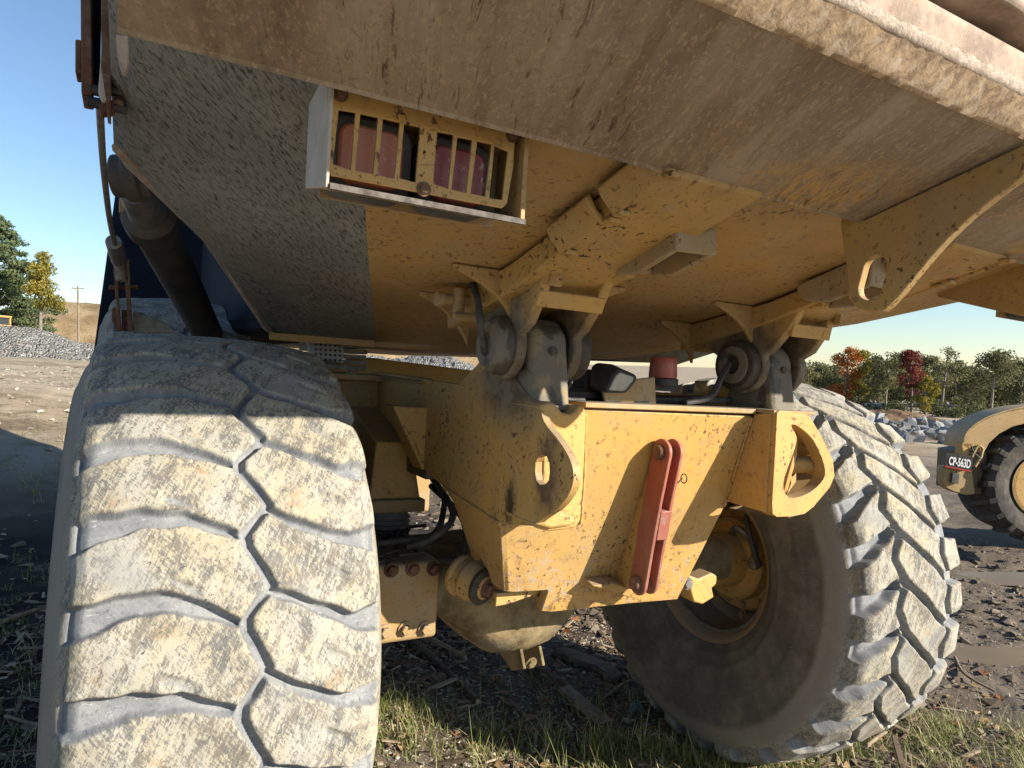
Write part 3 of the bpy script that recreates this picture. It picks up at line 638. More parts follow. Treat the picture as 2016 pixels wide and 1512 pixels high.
# ---- longitudinal box beams under the bed, their hinges, and all their small plates
def beam(sg):                                       # sg -1 left, +1 right
    def P(x, y, z): return (sg*x, y, z)
    dp = lambda y: float(np.interp(-y, [.3, .86, 1.37], [.10, .070, .055]))
    b = MB(); sec = []
    for y in (-.40, -.8, -.95, -1.1, -1.38):
        z = fz(y); d = dp(y); sec.append([P(.35, y, z-.004), P(.352, y, z-d), P(.612, y, z-d), P(.62, y, z-.004)])
    b.loft(sec); bo = b.build('bed_beam', 'yellow_beam', bedo, .006)
    # angle bars along the outer edge of the beam
    for (y0, y1) in ((-1.372, -1.225), (-1.19, -1.035)):
        a = MB(); s2 = []
        for y in (y0, y1):
            z = fz(y); d = dp(y); s2.append([P(.605, y, z-d+.004), P(.606, y, z-d-.006), P(.616, y, z-d-.009), P(.650, y, z-d+.022), P(.662, y, z-.020), P(.652, y, z-.008), P(.63, y, z-d+.02)])
        a.loft(s2); a.build('angle_bar', 'yellow_beam', bo, .004)
    for y in (-1.22, -1.032, -1.37, -1.19):
        z = fz(y)-dp(y); w = MB(); lo, hi = P(.585, y-.03, z-.008), P(.617, y, z+.004); w.box(tuple(np.minimum(lo, hi)), tuple(np.maximum(lo, hi))); w.build('weld_tab', 'yellow_beam', bo, .004)
    # hook block with its open underside
    hk = MB()
    hk.prism([P(.402, -.955, 2.02), P(.402, -1.19, 2.07), P(.402, -1.19, 1.992), P(.402, -1.07, 1.955), P(.402, -.99, 1.957), P(.402, -.955, 1.985)], (-sg*-.014, 0, 0))
    hk.prism([P(.295, -.955, 2.02), P(.295, -1.19, 2.09), P(.295, -1.19, 1.995), P(.295, -1.07, 1.962), P(.295, -.99, 1.968), P(.295, -.955, 1.99)], (sg*.014, 0, 0))
    hk.prism([P(.416, -1.20, 2.07), P(.295, -1.20, 2.09), P(.290, -1.20, 1.998), P(.416, -1.20, 1.992)], (0, .016, .002))
    hk.prism([P(.402, -1.0, 2.03), P(.309, -1.0, 2.03), P(.309, -1.0, 1.975), P(.402, -1.0, 1.965)], (0, .03, 0))
    hk.prism([P(.402, -1.19, 2.066), P(.309, -1.19, 2.075), P(.309, -.97, 2.015), P(.402, -.97, 2.01)], (0, 0, .012))
    hk.build('hook_block', 'yellow_worn_grey', bo, .006)
    # fork ears of the hinge
    py, pz = -.695, 1.772
    co = [(py+.095*cos(t), pz+.095*sin(t)) for t in np.linspace(radians(-200), radians(10), 20)]
    for (xo, th, prof) in ((.575, -.03, co+[(-.50, 1.85), (-.42, fz(-.42)-.01), (-.74, fz(-.74)-.012), (-.885, fz(-.885)-.004), (-.895, 1.945), (-.882, 1.905), (-.828, 1.828)]),
                           (.365, .032, co+[(-.50, 1.85), (-.42, fz(-.42)-.01), (-.86, fz(-.86)-.02), (-1.0, fz(-1.0)-.03), (-1.0, 1.955), (-.918, 1.952), (-.883, 1.895), (-.815, 1.822)])):
        e = MB(); e.prism([P(xo, y, z) for y, z in prof], (sg*th, 0, 0)); e.build('hinge_ear', 'yellow_hinge', bo, .006)
    e = MB(); e.prism([P(.576, -.89, fz(-.89)-.006), P(.576, -.897, 1.93), P(.54, -.935, 1.918), P(.54, -.94, fz(-.94)-.06)], (0, .022, 0)); e.build('ear_flange', 'yellow_beam', bo, .004)
    # cross plate between the ears, lit from behind
    e = MB(); e.prism([P(.572, -.885, 1.912), P(.372, -.895, 1.909), P(.375, -.883, 1.868), P(.578, -.873, 1.870)], (0, .02, .008)); e.build('cross_plate', 'yellow_chipped', bo, .003)
    # gussets with concave edge
    for (y, x0, w, bot) in ((-.735, .566, .185, 1.838), (-.45, .562, .165, 1.775)):
        top = fz(y)-.001
        arc = [(x0+w*(.44*q_+.56*q_**3), bot+(top-.012-bot)*q_) for q_ in np.linspace(0, 1, 12)]
        g = MB(); g.prism([P(x0-.01, y, top)]+[P(x-.002, y, z) for x, z in arc]+[P(x0+w, y, top)], (0, .016, 0)); g.build('gusset', 'yellow_floor', bo, .003)
        g = MB(); g.prism([P(.375, y, top)]+[P(.938-x, y, z) for x, z in arc]+[P(.938-x0-w, y, top)], (0, .016, 0)); g.build('gusset', 'yellow_floor', bo, .003)
    # greased pivot ends
    for xo, sd in ((.588, 1), (.352, -1)):
        r = MB(); r.lathe([(0, .084), (.016, .082), (.034, .066), (.046, .062), (.048, .034), (.026, .028), (.026, .001)], (sg*(xo-.012 if sd > 0 else xo+.012), py, pz), (sg*sd, 0, 0), 28)
        r.build('pivot_cap', 'grease', bo, 0, 40)
    r = MB(); r.cyl((sg*.40, py, pz), (sg*.325, py, pz), .086, 28); r.build('grease_collar', 'dark_grease', bo, .006, 40)
    h = MB()
    if sg < 0: h.tube(smooth_line([(-.625, py+.005, pz-.005), (-.66, py-.03, pz+.06), (-.645, py+.02, pz+.12), (-.62, py+.12, pz+.18)]), .010, 8)
    else: h.tube(smooth_line([(.31, py+.005, pz-.0), (.25, py-.02, pz-.05), (.20, py-.03, pz-.11), (.10, py-.02, pz-.135)]), .011, 8)
    h.build('grease_hose', 'rubber', bo, 0, 40)
    if sg < 0:
        v = MB(); v.cyl((-.70, -.56, 1.895), (-.60, -.56, 1.90), .016, 12); v.cyl((-.72, -.56, 1.895), (-.70, -.56, 1.895), .021, 12); v.cyl((-.655, -.57, 1.86), (-.655, -.57, 1.93), .018, 12)
        v.cyl((-.68, -.60, 1.845), (-.60, -.60, 1.85), .013, 12); v.build('grease_fitting', 'yellow_dusty', bo, 0, 40)
    return bo
beam(-1); beam(1)
# ---- tail light boxes
Z3 = lambda zx, zy: at(zx/3.6+560, zy/3.6+120, 'y', -1.318)
def light_box(sg):
    mir = (lambda p: np.array([-p[0], p[1], p[2]])) if sg > 0 else (lambda p: np.array(p))
    root = MB()
    yb = -1.318; bl, br_ = at(640, 350, 'y', yb), at(1003, 425, 'y', yb); X0, X1, ZB = -1.226, -.893, 1.966
    def q(x, y, z): return mir((x, y, z))
    hs = MB(); hs.prism([q(X0, yb-.012, ZB), q(X1+.004, yb-.012, ZB), q(X1+.004, -1.04, 2.05), q(X0, -1.20, 1.995)], (0, 0, -.010))
    ho = hs.build('light_housing', 'yellow_floor', bedo, .003)
    w = MB(); w.prism([q(X0, yb-.012, ZB-.008), q(X0, yb-.012, 2.2), q(X0, -1.18, 2.2), q(X0, -1.19, 1.985)], mir((-.006, 0, 0)) ); w.build('side_panel', 'palepaint', ho, .002)
    w = MB(); w.prism([q(X1, yb-.012, ZB-.006), q(X1, yb-.012, 2.2), q(X1, -1.04, 2.2), q(X1, -1.04, 2.05)], mir((.010, 0, 0))); w.build('side_panel', 'yellow_floor', ho, .002)
    w = MB(); w.prism([q(X0, yb-.016, ZB-.010), q(X1+.01, yb-.016, ZB-.010), q(X1+.01, yb-.016, ZB+.000), q(X0, yb-.016, ZB+.000)], (0, .006, 0)); w.build('bottom_lip', 'lip', ho, .001)
    outer = [Z3(*p) for p in [(300, 200), (322, 182), (1640, 480), (1622, 760), (1578, 1010), (1545, 1043), (335, 812), (300, 775)]]
    outer = [np.array([p[0], yb, min(p[2], 2.17)]) for p in outer]
    outer[1][2] = 2.165; outer[2][2] = 2.165; outer[0][2] = 2.15
    slots = [[(385, 345), (505, 365), (470, 770), (345, 730)], [(540, 372), (665, 400), (628, 800), (502, 775)], [(700, 408), (820, 435), (780, 832), (660, 808)], [(850, 443), (965, 470), (930, 860), (815, 830)],
             [(1085, 500), (1200, 522), (1160, 905), (1055, 870)], [(1228, 538), (1332, 560), (1290, 935), (1185, 910)], [(1368, 568), (1470, 590), (1425, 960), (1320, 940)], [(1490, 602), (1585, 640), (1545, 985), (1455, 970)]]
    hl = [[mir(Z3(*p)) for p in s] for s in slots]
    plate('lamp_guard', [mir(p) for p in outer], hl, (0, .006, 0), 'yellow', ho, .0012)
    def rr(x0, x1, z0, z1, rad, y):
        out = []
        for cx, cz, a0 in ((x1-rad, z1-rad, 0), (x0+rad, z1-rad, pi/2), (x0+rad, z0+rad, pi), (x1-rad, z0+rad, 1.5*pi)):
            out += [mir((cx+rad*cos(a0+t), y, cz+rad*sin(a0+t))) for t in np.linspace(0, pi/2, 6)]
        return out
    for (a, b, mat) in (((420, 500), (880, 790), 'lens_orange'), ((1085, 640), (1470, 930), 'lens_red')):
        p0, p1 = Z3(*a), Z3(*b); x0, x1 = p0[0], p1[0]; zc = (Z3(*a)[2]+Z3(*b)[2])/2; hz = .048
        lm = MB(); lm.prism(rr(x0-.018, x1+.018, zc-hz-.016, zc+hz+.016, .03, yb+.035), (0, .05, 0)); lo = lm.build('tail_lamp', 'rubber', ho, .006)
        ls = MB(); ls.prism(rr(x0, x1, zc-hz, zc+hz, .022, yb+.027), (0, .03, 0)); ls.build('lens', mat, lo, .006)
    bk = MB(); bk.prism([q(X0+.01, yb+.09, ZB), q(X1, yb+.09, ZB), q(X1, yb+.09, 2.2), q(X0+.01, yb+.09, 2.2)], (0, .005, 0)); bk.build('back_panel', 'yellow_dusty', ho)
    for p in ((395, 235), (985, 910), (1612, 530)):
        c = mir(Z3(*p)); MB().bolt(c, (0, -1, 0), .0085, .010).build('bolt', 'rust', ho, 0, 40)
light_box(-1); light_box(1)

# ---- frame tail: sloping rear plate with its fin and side tab
X2 = lambda zx, zy, off=0.: rp(zx/3.6+700, zy/3.6+900, off)
RPn = np.array([0, 1, .344])/np.linalg.norm([0, 1, .344])
rear = [rp(*p) for p in [(1148, 806), (1480, 820), (1452, 905), (1425, 1000), (1380, 1090), (1335, 1178), (1085, 1206), (1065, 1204), (1078, 1166), (1078, 1163), (1010, 1167), (992, 1165), (985, 1037), (1010, 1029), (1040, 1034), (1100, 1040), (1140, 1030)]]
fr = MB(); fr.prism(rear, RPn*.035); frame = fr.build('rear_frame', 'yellow', truck, .004)
tp = MB(); tp.prism([(-.345, -.79, 1.612), (.345, -.79, 1.612), (.345, -.79, 1.628), (-.345, -.79, 1.628)], (0, .36, 0)); tp.build('top_plate', 'yellow_dusty', frame, .003)
# bottom plate of the nose
bp = MB(); bp.prism([rp(1066, 1204), rp(1335, 1180), rp(1335, 1180)+np.array([0, .10, .06]), rp(1066, 1204)+np.array([0, .10, .06])], (0, 0, .02)); bp.build('bottom_plate', 'yellow_chipped', frame, .003)
# side plate with the slotted hole (left), mirrored shape on the right
SX = -.535
curve = smooth_line([at(*p, 'x', SX) for p in [(1062, 798), (1072, 832), (1100, 868), (1122, 905), (1129, 940), (1120, 972), (1098, 1000), (1072, 1018), (1050, 1036)]], 4)
side = [at(*p, 'x', SX) for p in [(690, 742), (742, 731), (915, 759), (985, 700), (1010, 740), (1046, 790)]]+curve+[at(*p, 'x', SX) for p in [(985, 1032), (930, 997), (875, 960), (835, 925), (780, 880), (735, 835)]]
hole = [at(*p, 'x', SX) for p in [(1067, 895), (1076, 899), (1081, 912), (1082, 930), (1080, 945), (1072, 954), (1062, 954), (1055, 945), (1053, 928), (1054, 910), (1059, 899)]]
plate('side_plate', side, [hole], (.022, 0, 0), 'yellow_side', frame, .004)
sider = [np.array([-p[0], p[1], p[2]]) for p in [at(*q, 'x', SX) for q in [(690, 742), (742, 731), (915, 759), (985, 700), (1046, 790), (1040, 900), (1020, 1010), (985, 1032), (930, 997), (875, 960), (780, 880), (735, 835)]]]
plate('side_plate', sider, [], (-.022, 0, 0), 'yellow_clean', frame, .004)
for sg in (-1, 1):                                   # rails running forward
    rl = MB(); rl.box((min(sg*.33, sg*.53), -.1, 1.30), (max(sg*.33, sg*.53), 3.6, 1.60)); rl.build('frame_rail', 'shade_grime', frame, .004)
ld = MB(); ld.prism([(-.558, .60, 1.648), (-.50, .60, 1.66), (-.50, -.05, 1.655), (-.558, -.05, 1.64)], (0, 0, .006)); ld.build('rail_flange', 'yellow_dusty', frame, .002)
# slanting lower piece below the crease
lp = MB(); A0, A1, A2, A3 = at(875, 960, 'x', SX), rp(985, 1037), rp(992, 1165), at(940, 1105, 'x', -.47)
lp.prism([at(873, 957, 'x', SX)]+[np.array(p) for p in (rp(985, 1035), rp(992, 1165), at(968, 1150, 'x', -.462), at(958, 1118, 'x', -.465), at(945, 1100, 'x', -.468), at(936, 1104, 'x', -.472), at(930, 1120, 'x', -.474), at(925, 1085, 'x', -.48), at(908, 1030, 'x', -.505), at(893, 990, 'x', -.52))], (.02, 0, 0))
lp.build('lower_side_plate', 'yellow', frame, .003)
# trapezoid gusset standing out from the side plate
def ty(px, py): return at(px, py, 'y', -.09)
g = MB(); g.prism([ty(782, 800), ty(848, 802), ty(853, 812), ty(862, 920), ty(838, 916), ty(822, 895)], (0, .02, 0)); g.build('side_gusset', 'yellow', frame, .006)
g = MB(); g.prism([ty(774, 800), ty(786, 798), ty(840, 916), ty(868, 926), ty(868, 934), ty(832, 926)], (0, .1, 0)); g.build('gusset_flange', 'yellow_chipped', frame, .005)

def weld(pts, par, r=.0055, mat='yellow_clean'):
    L_ = smooth_line(pts, 10) if len(pts) > 2 else [np.array(pts[0])*(1-t)+np.array(pts[1])*t for t in np.linspace(0, 1, 60)]
    w = MB(); w.tube(L_, [r*(1+.35*sin(i*1.9)+.2*sin(i*.7)) for i in range(len(L_))], 6); w.build('weld_bead', mat, par, 0, 60)
weld([at(873, 959, 'x', SX-.001), at(930, 996, 'x', SX-.001), at(985, 1031, 'x', SX-.001)], frame)
weld([rp(1152, 812, .002), rp(1150, 920, .002), rp(1143, 1030, .002)], frame)
weld([rp(1480, 822, .002), rp(1425, 998, .002)], frame)
# left tow hook: cast lit body whose outer side is scooped out
HY = -.865
hk = [at(*p, 'y', HY) for p in [(1066, 800), (1074, 792), (1090, 791), (1100, 803), (1108, 813), (1124, 815), (1134, 808), (1140, 797), (1150, 799), (1155, 812), (1153, 880), (1149, 960), (1144, 1026), (1134, 1040), (1110, 1044), (1082, 1047), (1062, 1042), (1049, 1034)]]
hk += smooth_line([at(*p, 'y', HY) for p in [(1072, 1014), (1097, 996), (1117, 970), (1126, 938), (1119, 905), (1098, 868), (1074, 834)]], 4)
m = MB(); m.prism(hk, (0, .17, 0)); tow = m.build('tow_hook', 'yellow_chipped', frame, .010, seg=3)
m = MB(); m.prism([at(*p, 'y', HY-.012) for p in [(1052, 1033), (1096, 1002), (1134, 1024), (1128, 1036), (1085, 1042)]], (0, .02, 0)); m.build('hook_toe', 'yellow_chipped', tow, .008)
m = MB(); m.prism([(-.512, -.853, 1.385), (-.42, -.853, 1.385), (-.42, -.853, 1.525), (-.512, -.853, 1.525)], (0, .02, 0)); m.build('hook_web', 'yellow_chipped', tow, .004)

# right tow hook: box with a rounded eye opening in its rear flange
HR = -.868
om = [at(*p, 'y', HR) for p in [(1530, 812), (1536, 808), (1585, 812), (1596, 822), (1622, 868), (1640, 905), (1643, 938), (1634, 960), (1602, 998), (1584, 1012), (1560, 1017), (1530, 1018), (1521, 1012), (1520, 990)]]
ih = smooth_loop([at(*p, 'y', HR) for p in [(1558, 838), (1572, 840), (1602, 868), (1622, 915), (1622, 942), (1600, 966), (1575, 978), (1555, 980), (1544, 966), (1545, 940), (1566, 880), (1568, 858)]], 3)
plate('tow_hook', om, [ih], (0, .045, 0), 'yellow_chipped', frame, .010)
rh = frame.children[-1]
m = MB(); m.prism([(.345, -.78, 1.612), (.345, HR+.02, 1.622), (.350, HR+.02, 1.296), (.350, -.68, 1.30)], (.022, 0, 0)); m.build('hook_side', 'yellow_clean', rh, .004)
sl0 = [(.60, -.74, 1.62), (.60, HR+.03, 1.56), (.66, HR+.03, 1.47), (.66, HR+.03, 1.40), (.58, HR+.03, 1.33), (.55, -.66, 1.33)]
orim = [at(*p, 'y', HR+.04) for p in [(1585, 812), (1622, 868), (1640, 905), (1643, 938), (1602, 998), (1560, 1017)]]
m = MB(); m.loft([[p, p+np.array([-.02, 0, -.004]), p+np.array([-.12, .17, 0]), p+np.array([-.10, .17, .01])] for p in orim]); m.build('hook_rim', 'yellow_chipped', rh, .004)
c5 = at(1586, 925, 'y', -.80); shole = []
for k in range(16):
    t = 2*pi*k/16; shole.append(np.array([c5[0]+.024*cos(t), -.745, c5[2]+.034*sin(t)+.0]))
plate('hook_back', [(.36, -.745, 1.32), (.62, -.745, 1.32), (.62, -.745, 1.60), (.36, -.745, 1.60)], [shole], (0, .02, 0), 'yellow_clean', rh, .003)
m = MB(); m.cyl((.50, -.75, c5[2]+.01), (.62, -.80, c5[2]+.02), .03, 16); m.build('hook_pin', 'yellow_clean', rh, .003, 40)
m = MB(); m.box((.345, -.86, 1.618), (.55, -.66, 1.63)); m.build('hook_top', 'yellow_dusty', rh, .003)

# pedestal towers carrying the hinge
for sg in (-1, 1):
    t = MB(); a = sg*.403; b = sg*.528; x0, x1 = min(a, b), max(a, b); py, pz = -.695, 1.772
    pr = [(py+.082*cos(q), pz+.082*sin(q)) for q in np.linspace(radians(0), radians(180), 16)]
    pr = [(-.58, 1.60)]+[(y, z) for y, z in pr]+[(-.79, 1.70), (-.81, 1.60)]
    t.prism([(x0, y, z) for y, z in pr], (x1-x0, 0, 0)); to = t.build('hinge_tower', 'grease', frame, .022, seg=3)
    k = MB(); k.lathe([(0, .012), (.004, .012), (.005, .001)], ((x0+x1)/2+.005, -.786, 1.765), (0, -1, 0), 14); k.build('grease_nipple', 'dark_grease', to)
    w = MB(); w.prism([(sg*.532, -.30, 1.63), (sg*.532, -.58, 1.78), (sg*.532, -.60, 1.60)], (-sg*.02, 0, 0)); w.build('tower_brace', 'yellow_clean', to, .003)
    w = MB(); w.box((x0-.004, -.825, 1.604), (x1+.002, -.55, 1.618)); w.build('tower_foot', 'grease', to, .004)

# red parking link hanging on a fin of the rear plate
top_, bot_ = at(1300, 890, 'x', -.045), at(1254, 1148, 'x', -.045)
fin = MB(); F = [rp(1262, 868), rp(1062, 1190)]
def fx(px, py): return at(px, py, 'x', -.012)
fin.prism([(-.030, -.742, 1.525), (-.030, top_[1]+.004, top_[2]+.02), (-.030, top_[1]-.002, top_[2]-.02), (-.030, bot_[1]-.002, bot_[2]+.02), (-.030, bot_[1]+.01, bot_[2]-.03), (-.030, -.64, 1.022), (-.030, -.56, 1.00)], (.022, 0, 0)); fin.build('link_fin', 'yellow_clean', frame, .004)
sh = MB(); sh.prism([rp(1150, 1138, .004), rp(1190, 1132, .004), rp(1245, 1150, .004), rp(1240, 1166, .004)], (0, -.05, -.012)); sh.build('link_foot', 'yellow_chipped', frame, .004)
def xl(px, py, x=-.045): return at(px, py, 'x', x)
top, bot = xl(1300, 890), xl(1254, 1148)
dv = (top-bot); L = np.linalg.norm(dv); dv /= L; pv = np.cross([1, 0, 0], dv)
def link_out(w0, w1, wm):
    o = [top+w0*(dv*cos(t)+pv*sin(t)) for t in np.linspace(-pi/2, pi/2, 12)]
    o += [top-dv*L*.35+pv*wm, top-dv*L*.75+pv*wm]
    o += [bot+w1*(-dv*cos(t)+pv*sin(t)) for t in np.linspace(pi/2, -pi/2, 12)]
    o += [top-dv*L*.75-pv*wm, top-dv*L*.62-pv*(wm+.006), top-dv*L*.40-pv*(wm+.002)]
    return o
lk = MB(); lk.prism(link_out(.041, .038, .036), (.013, 0, 0)); lko = lk.build('parking_link', 'red', truck, .003)
lk = MB(); lk.prism([p+np.array([.044, 0, 0]) for p in link_out(.041, .038, .036)], (.013, 0, 0)); lk.build('link_plate', 'red', lko, .003)
sp = MB(); mid = top-dv*L*.52
sp.prism([mid+np.array([.012, 0, 0])+dv*.045+pv*.038*s_ for s_ in (-1, 1)]+[mid+np.array([.012, 0, 0])-dv*.05+pv*.038*s_ for s_ in (1, -1)], (.045, 0, 0)); sp.build('spacer_plate', 'red', lko, .003)
for c in (top, bot):
    b = MB(); b.lathe([(0, .024), (.012, .024), (.017, .020)], c, (-1, 0, 0), 24); b.cyl(c, c+np.array([.065, 0, 0]), .018, 16); b.build('link_pin', 'rust', lko, 0, 40)
cp = MB(); cc = top-dv*.075+np.array([.08, 0, 0])+pv*.03*(1 if pv[1] < 0 else -1)
cp.tube([cc+.011*np.array([.3*cos(t), -.9*cos(t)-.6, 1.3*sin(t)]) for t in np.linspace(0, 2*pi, 14)], .0018, 6); cp.tube([cc, cc+np.array([-.02, .01, -.025])], .002, 6); cp.build('split_pin', 'black', lko)

# work lamp, beacon and their mount on the frame
mt = MB(); a0, a1 = at(1192, 792, 'y', -.70), at(1290, 790, 'y', -.70)
mt.prism([at(*p, 'y', -.70) for p in [(1192, 793), (1186, 760), (1200, 752), (1290, 742), (1292, 795)]], (0, .012, 0)); mto = mt.build('lamp_mount', 'yellow_dusty', frame, .003)
for px in (1205, 1262):
    s = MB(); s.prism([at(px-12, 790, 'y', -.703), at(px+18, 790, 'y', -.703), at(px+16, 793, 'y', -.703), at(px-8, 793, 'y', -.703)], (0, .004, 0)); s.build('mount_slot', 'black', mto)
wl_ = MB(); ly = -.745
f0 = [at(*p, 'y', ly) for p in [(1193, 770), (1208, 735), (1222, 726), (1256, 740), (1254, 752), (1236, 773), (1228, 775), (1196, 774)]]
b0 = [at(*p, 'y', ly) + np.array([0, .085, 0]) for p in [(1192, 765), (1196, 722), (1206, 714), (1238, 716), (1248, 728), (1234, 765), (1226, 768), (1196, 768)]]
wl_.loft([f0, b0]); wlo = wl_.build('work_lamp', 'black', frame, .008, 40)
g = MB(); g.prism([at(*p, 'y', ly-.003) for p in [(1199, 768), (1213, 739), (1222, 733), (1248, 742), (1247, 749), (1232, 768), (1227, 770)]], (0, .006, 0)); g.build('lamp_glass', 'glass', wlo, .003)
bc = MB(); c = at(1304, 752, 'y', -.62)
bc.lathe([(.012, .046), (.02, .047), (.055, .045), (.075, .044), (.083, .038), (.083, .001)], c, (0, 0, 1), 28); bco = bc.build('beacon', 'beacon', frame, .003, 40)
bs = MB(); bs.lathe([(-.012, .052), (.010, .052), (.013, .048)], c, (0, 0, 1), 28); bs.box((c[0]-.055, c[1]-.02, c[2]-.03), (c[0]+.055, c[1]+.03, c[2]-.012)); bs.build('beacon_base', 'black', bco, 0, 40)
bx = MB(); b0 = at(1165, 765, 'y', -.60); bx.box((b0[0]-.05, -.63, 1.62), (b0[0]+.05, -.56, b0[2]+.06)); bx.build('junction_box', 'black', frame, .006)
hz_ = MB()
for k in range(5):
    y = -.66+.03*k; hz_.tube(smooth_line([(-.40, y+.02, 1.64), (-.28, y, 1.645+.01*k % .02), (-.05, y+.015, 1.638), (.15, y-.01, 1.642), (.36, y, 1.65)]), .011, 7)
hz_.build('hose_bundle', 'black', frame, 0, 40)
h2 = MB(); h2.tube(smooth_line([at(1128, 735, 'y', -.72), at(1117, 765, 'y', -.73), at(1108, 780, 'y', -.74), at(1120, 786, 'y', -.74), at(1150, 787, 'y', -.73)]), .006, 7); h2.build('lamp_wire', 'black', frame, 0, 40)
hl = MB(); hl.tube(smooth_line([at(1410, 700, 'y', -.66), at(1375, 780, 'y', -.66)]), .01, 7)

# bed rest: pad with its printed grid, on a bracket
PY = .56
pd = MB(); pd.prism([at(*p, 'y', PY) for p in [(606, 672), (676, 676), (676, 716), (660, 712), (610, 705)]], (0, .03, 0)); pdo = pd.build('bed_rest_pad', 'pad', frame, .003)
for i in range(6):
    for j in range(4):
        p = at(622+9.5*i, 678+9.5*j+.6*i, 'y', PY-.004); d = MB(); d.box((p[0]-.006, p[1], p[2]-.0022), (p[0]+.006, p[1]+.002, p[2]+.0022)); d.box((p[0]-.0022, p[1]-.001, p[2]-.006), (p[0]+.0022, p[1]+.001, p[2]+.006))
        d.build('grid_mark', 'black', pdo)
for k in range(5):
    y0 = 674+k*11; l = MB(); a, b = at(668, y0, 'y', PY+.03), at(722, y0+4, 'y', PY+.03); a2 = at(668, y0+10, 'y', PY+.03)
    l.box((-.80, PY+.032, a2[2]+.002), (b[0]+.006*(k % 2), PY+.25, a[2])); l.build('rubber_layer', 'layered', pdo, .003)
br = MB(); z = at(690, 733, 'y', PY)[2]; br.box((-.80, .40, z-.03), (-.535, .85, z-.004)); br.prism([(-.80, .46, z-.03), (-.535, .46, z-.03), (-.535, .46, z-.28), (-.62, .46, z-.22)], (0, .02, 0)); br.build('pad_bracket', 'yellow_dusty', frame, .004)
MB().bolt(at(690, 738, 'y', .42), (0, -1, 0), .016).build('bracket_bolt', 'steel', frame)
# bright work seen through the gap over the frame: forward cross member and tank top
cmx = MB(); cmx.prism([(-.50, 1.6, 1.60), (.50, 1.6, 1.60), (.50, 1.6, 1.70), (-.2, 1.6, 1.74), (-.50, 1.6, 1.68)], (0, .3, 0)); cmx.build('cross_member', 'yellow_clean', frame, .006)

# ---- axle, differential, rubber spring, bushing
ax = MB(); ax.box((-.98, -.27, .795), (-.525, .27, 1.055)); axo = ax.build('rear_axle', 'yellow_dusty', truck, .016, seg=3)
a2_ = MB(); sec = []
for (x, hy_, z0, z1) in ((-.53, .25, .84, 1.05), (-.44, .25, .80, 1.05), (-.36, .27, .72, 1.05), (-.27, .29, .655, 1.06), (-.15, .29, .64, 1.06), (-.04, .28, .665, 1.05), (.05, .26, .74, 1.05), (.14, .22, .83, 1.03), (.30, .2, .84, 1.02), (.95, .18, .80, 1.0)):
    zc, hz = (z0+z1)/2, (z1-z0)/2; sec.append([(x, hy_*(abs(cos(t))**.65)*(1 if cos(t) > 0 else -1), zc+hz*(abs(sin(t))**.65)*(1 if sin(t) > 0 else -1)) for t in np.linspace(0, 2*pi, 24, endpoint=False)])
a2_.loft(sec); dfo = a2_.build('differential', 'castdust', axo, 0, 50)
for x in (-.185, -.105):
    r = MB(); r.prism([(x, -.25, .70), (x, -.285, .64), (x, -.20, .600), (x, -.10, .63)], (.013, 0, 0)); r.build('casting_rib', 'castdust', dfo, .003)
MB().bolt((-.14, -.262, .648), (0, -1, -.3), .016).build('drain_plug', 'castdust', dfo)
for (px, py) in ((770, 1122), (812, 1120), (853, 1119), (757, 1243), (797, 1238), (836, 1237)):
    MB().bolt(at(px, py, 'y', -.27), (0, -1, 0), .017, .022).build('axle_bolt', 'rust' if py < 1200 else 'yellow_dusty', axo)
dq = random.Random(4); dbm = MB()
for k in range(70):
    x, y = dq.uniform(-.93, -.50), dq.uniform(-.24, .24); L_ = dq.uniform(.02, .10); a = dq.uniform(0, 6.28); q = np.array([cos(a), sin(a), dq.uniform(-.1, .25)])*L_; p = np.array([x, y, 1.062+dq.uniform(0, .02)])
    dbm.tube([p-q, p+q], dq.uniform(.003, .008), 5)
dbm.build('trapped_twigs', 'cylinder', axo); axo.children[-1]['kind'] = 'stuff'
for k, pts in enumerate(([(-.62, -.20, 1.09), (-.55, -.25, 1.13), (-.46, -.20, 1.20), (-.44, .1, 1.30)], [(-.80, -.1, 1.08), (-.66, -.16, 1.10), (-.50, -.15, 1.12), (-.40, .0, 1.22)], [(-.52, -.28, 1.06), (-.47, -.32, 1.08), (-.43, -.22, 1.18), (-.42, .1, 1.24)])):
    q = MB(); q.tube(smooth_line(pts), .012, 8); q.build('brake_hose', 'rubber', axo, 0, 60)
sp = MB(); cx, cy = -.575, .16
prof = [(0, .085)]
for k in range(7): prof += [(.012+.018*k, .094), (.022+.018*k, .083)]
prof += [(.15, .088)]
sp.lathe(prof, (cx, cy, 1.0), (0, 0, 1), 32); spo = sp.build('rubber_spring', 'boot', truck, 0, 60)
cpm = MB(); cpm.box((cx-.11, cy-.11, 1.152), (cx+.115, cy+.12, 1.20)); cpm.build('spring_cap', 'yellow_dusty', spo, .006)
bk = MB(); bk.loft([[(cx-.10, cy-.09, 1.20), (cx+.10, cy-.09, 1.20), (cx+.10, cy+.4, 1.20), (cx-.10, cy+.4, 1.20)], [(cx-.075, cy-.06, 1.41), (cx+.065, cy-.06, 1.41), (cx+.065, cy+.5, 1.58), (cx-.075, cy+.5, 1.58)]]); bk.build('spring_bracket', 'yellow_clean', spo, .006)
bs = MB(); bs.box((cx-.3, cy-.30, .985), (cx+.16, cy+.25, 1.0)); bs.build('spring_seat', 'layered', spo, .006)
for k, (x, y, r) in enumerate(((-.46, .42, .038), (-.53, .60, .03), (-.40, .55, .05), (-.62, .75, .06))):
    q = MB(); q.cyl((x, y, .95), (x+.02, y+.05, 1.5), r, 14); q.build('hydraulic_hose', 'rubber', frame, 0, 40)
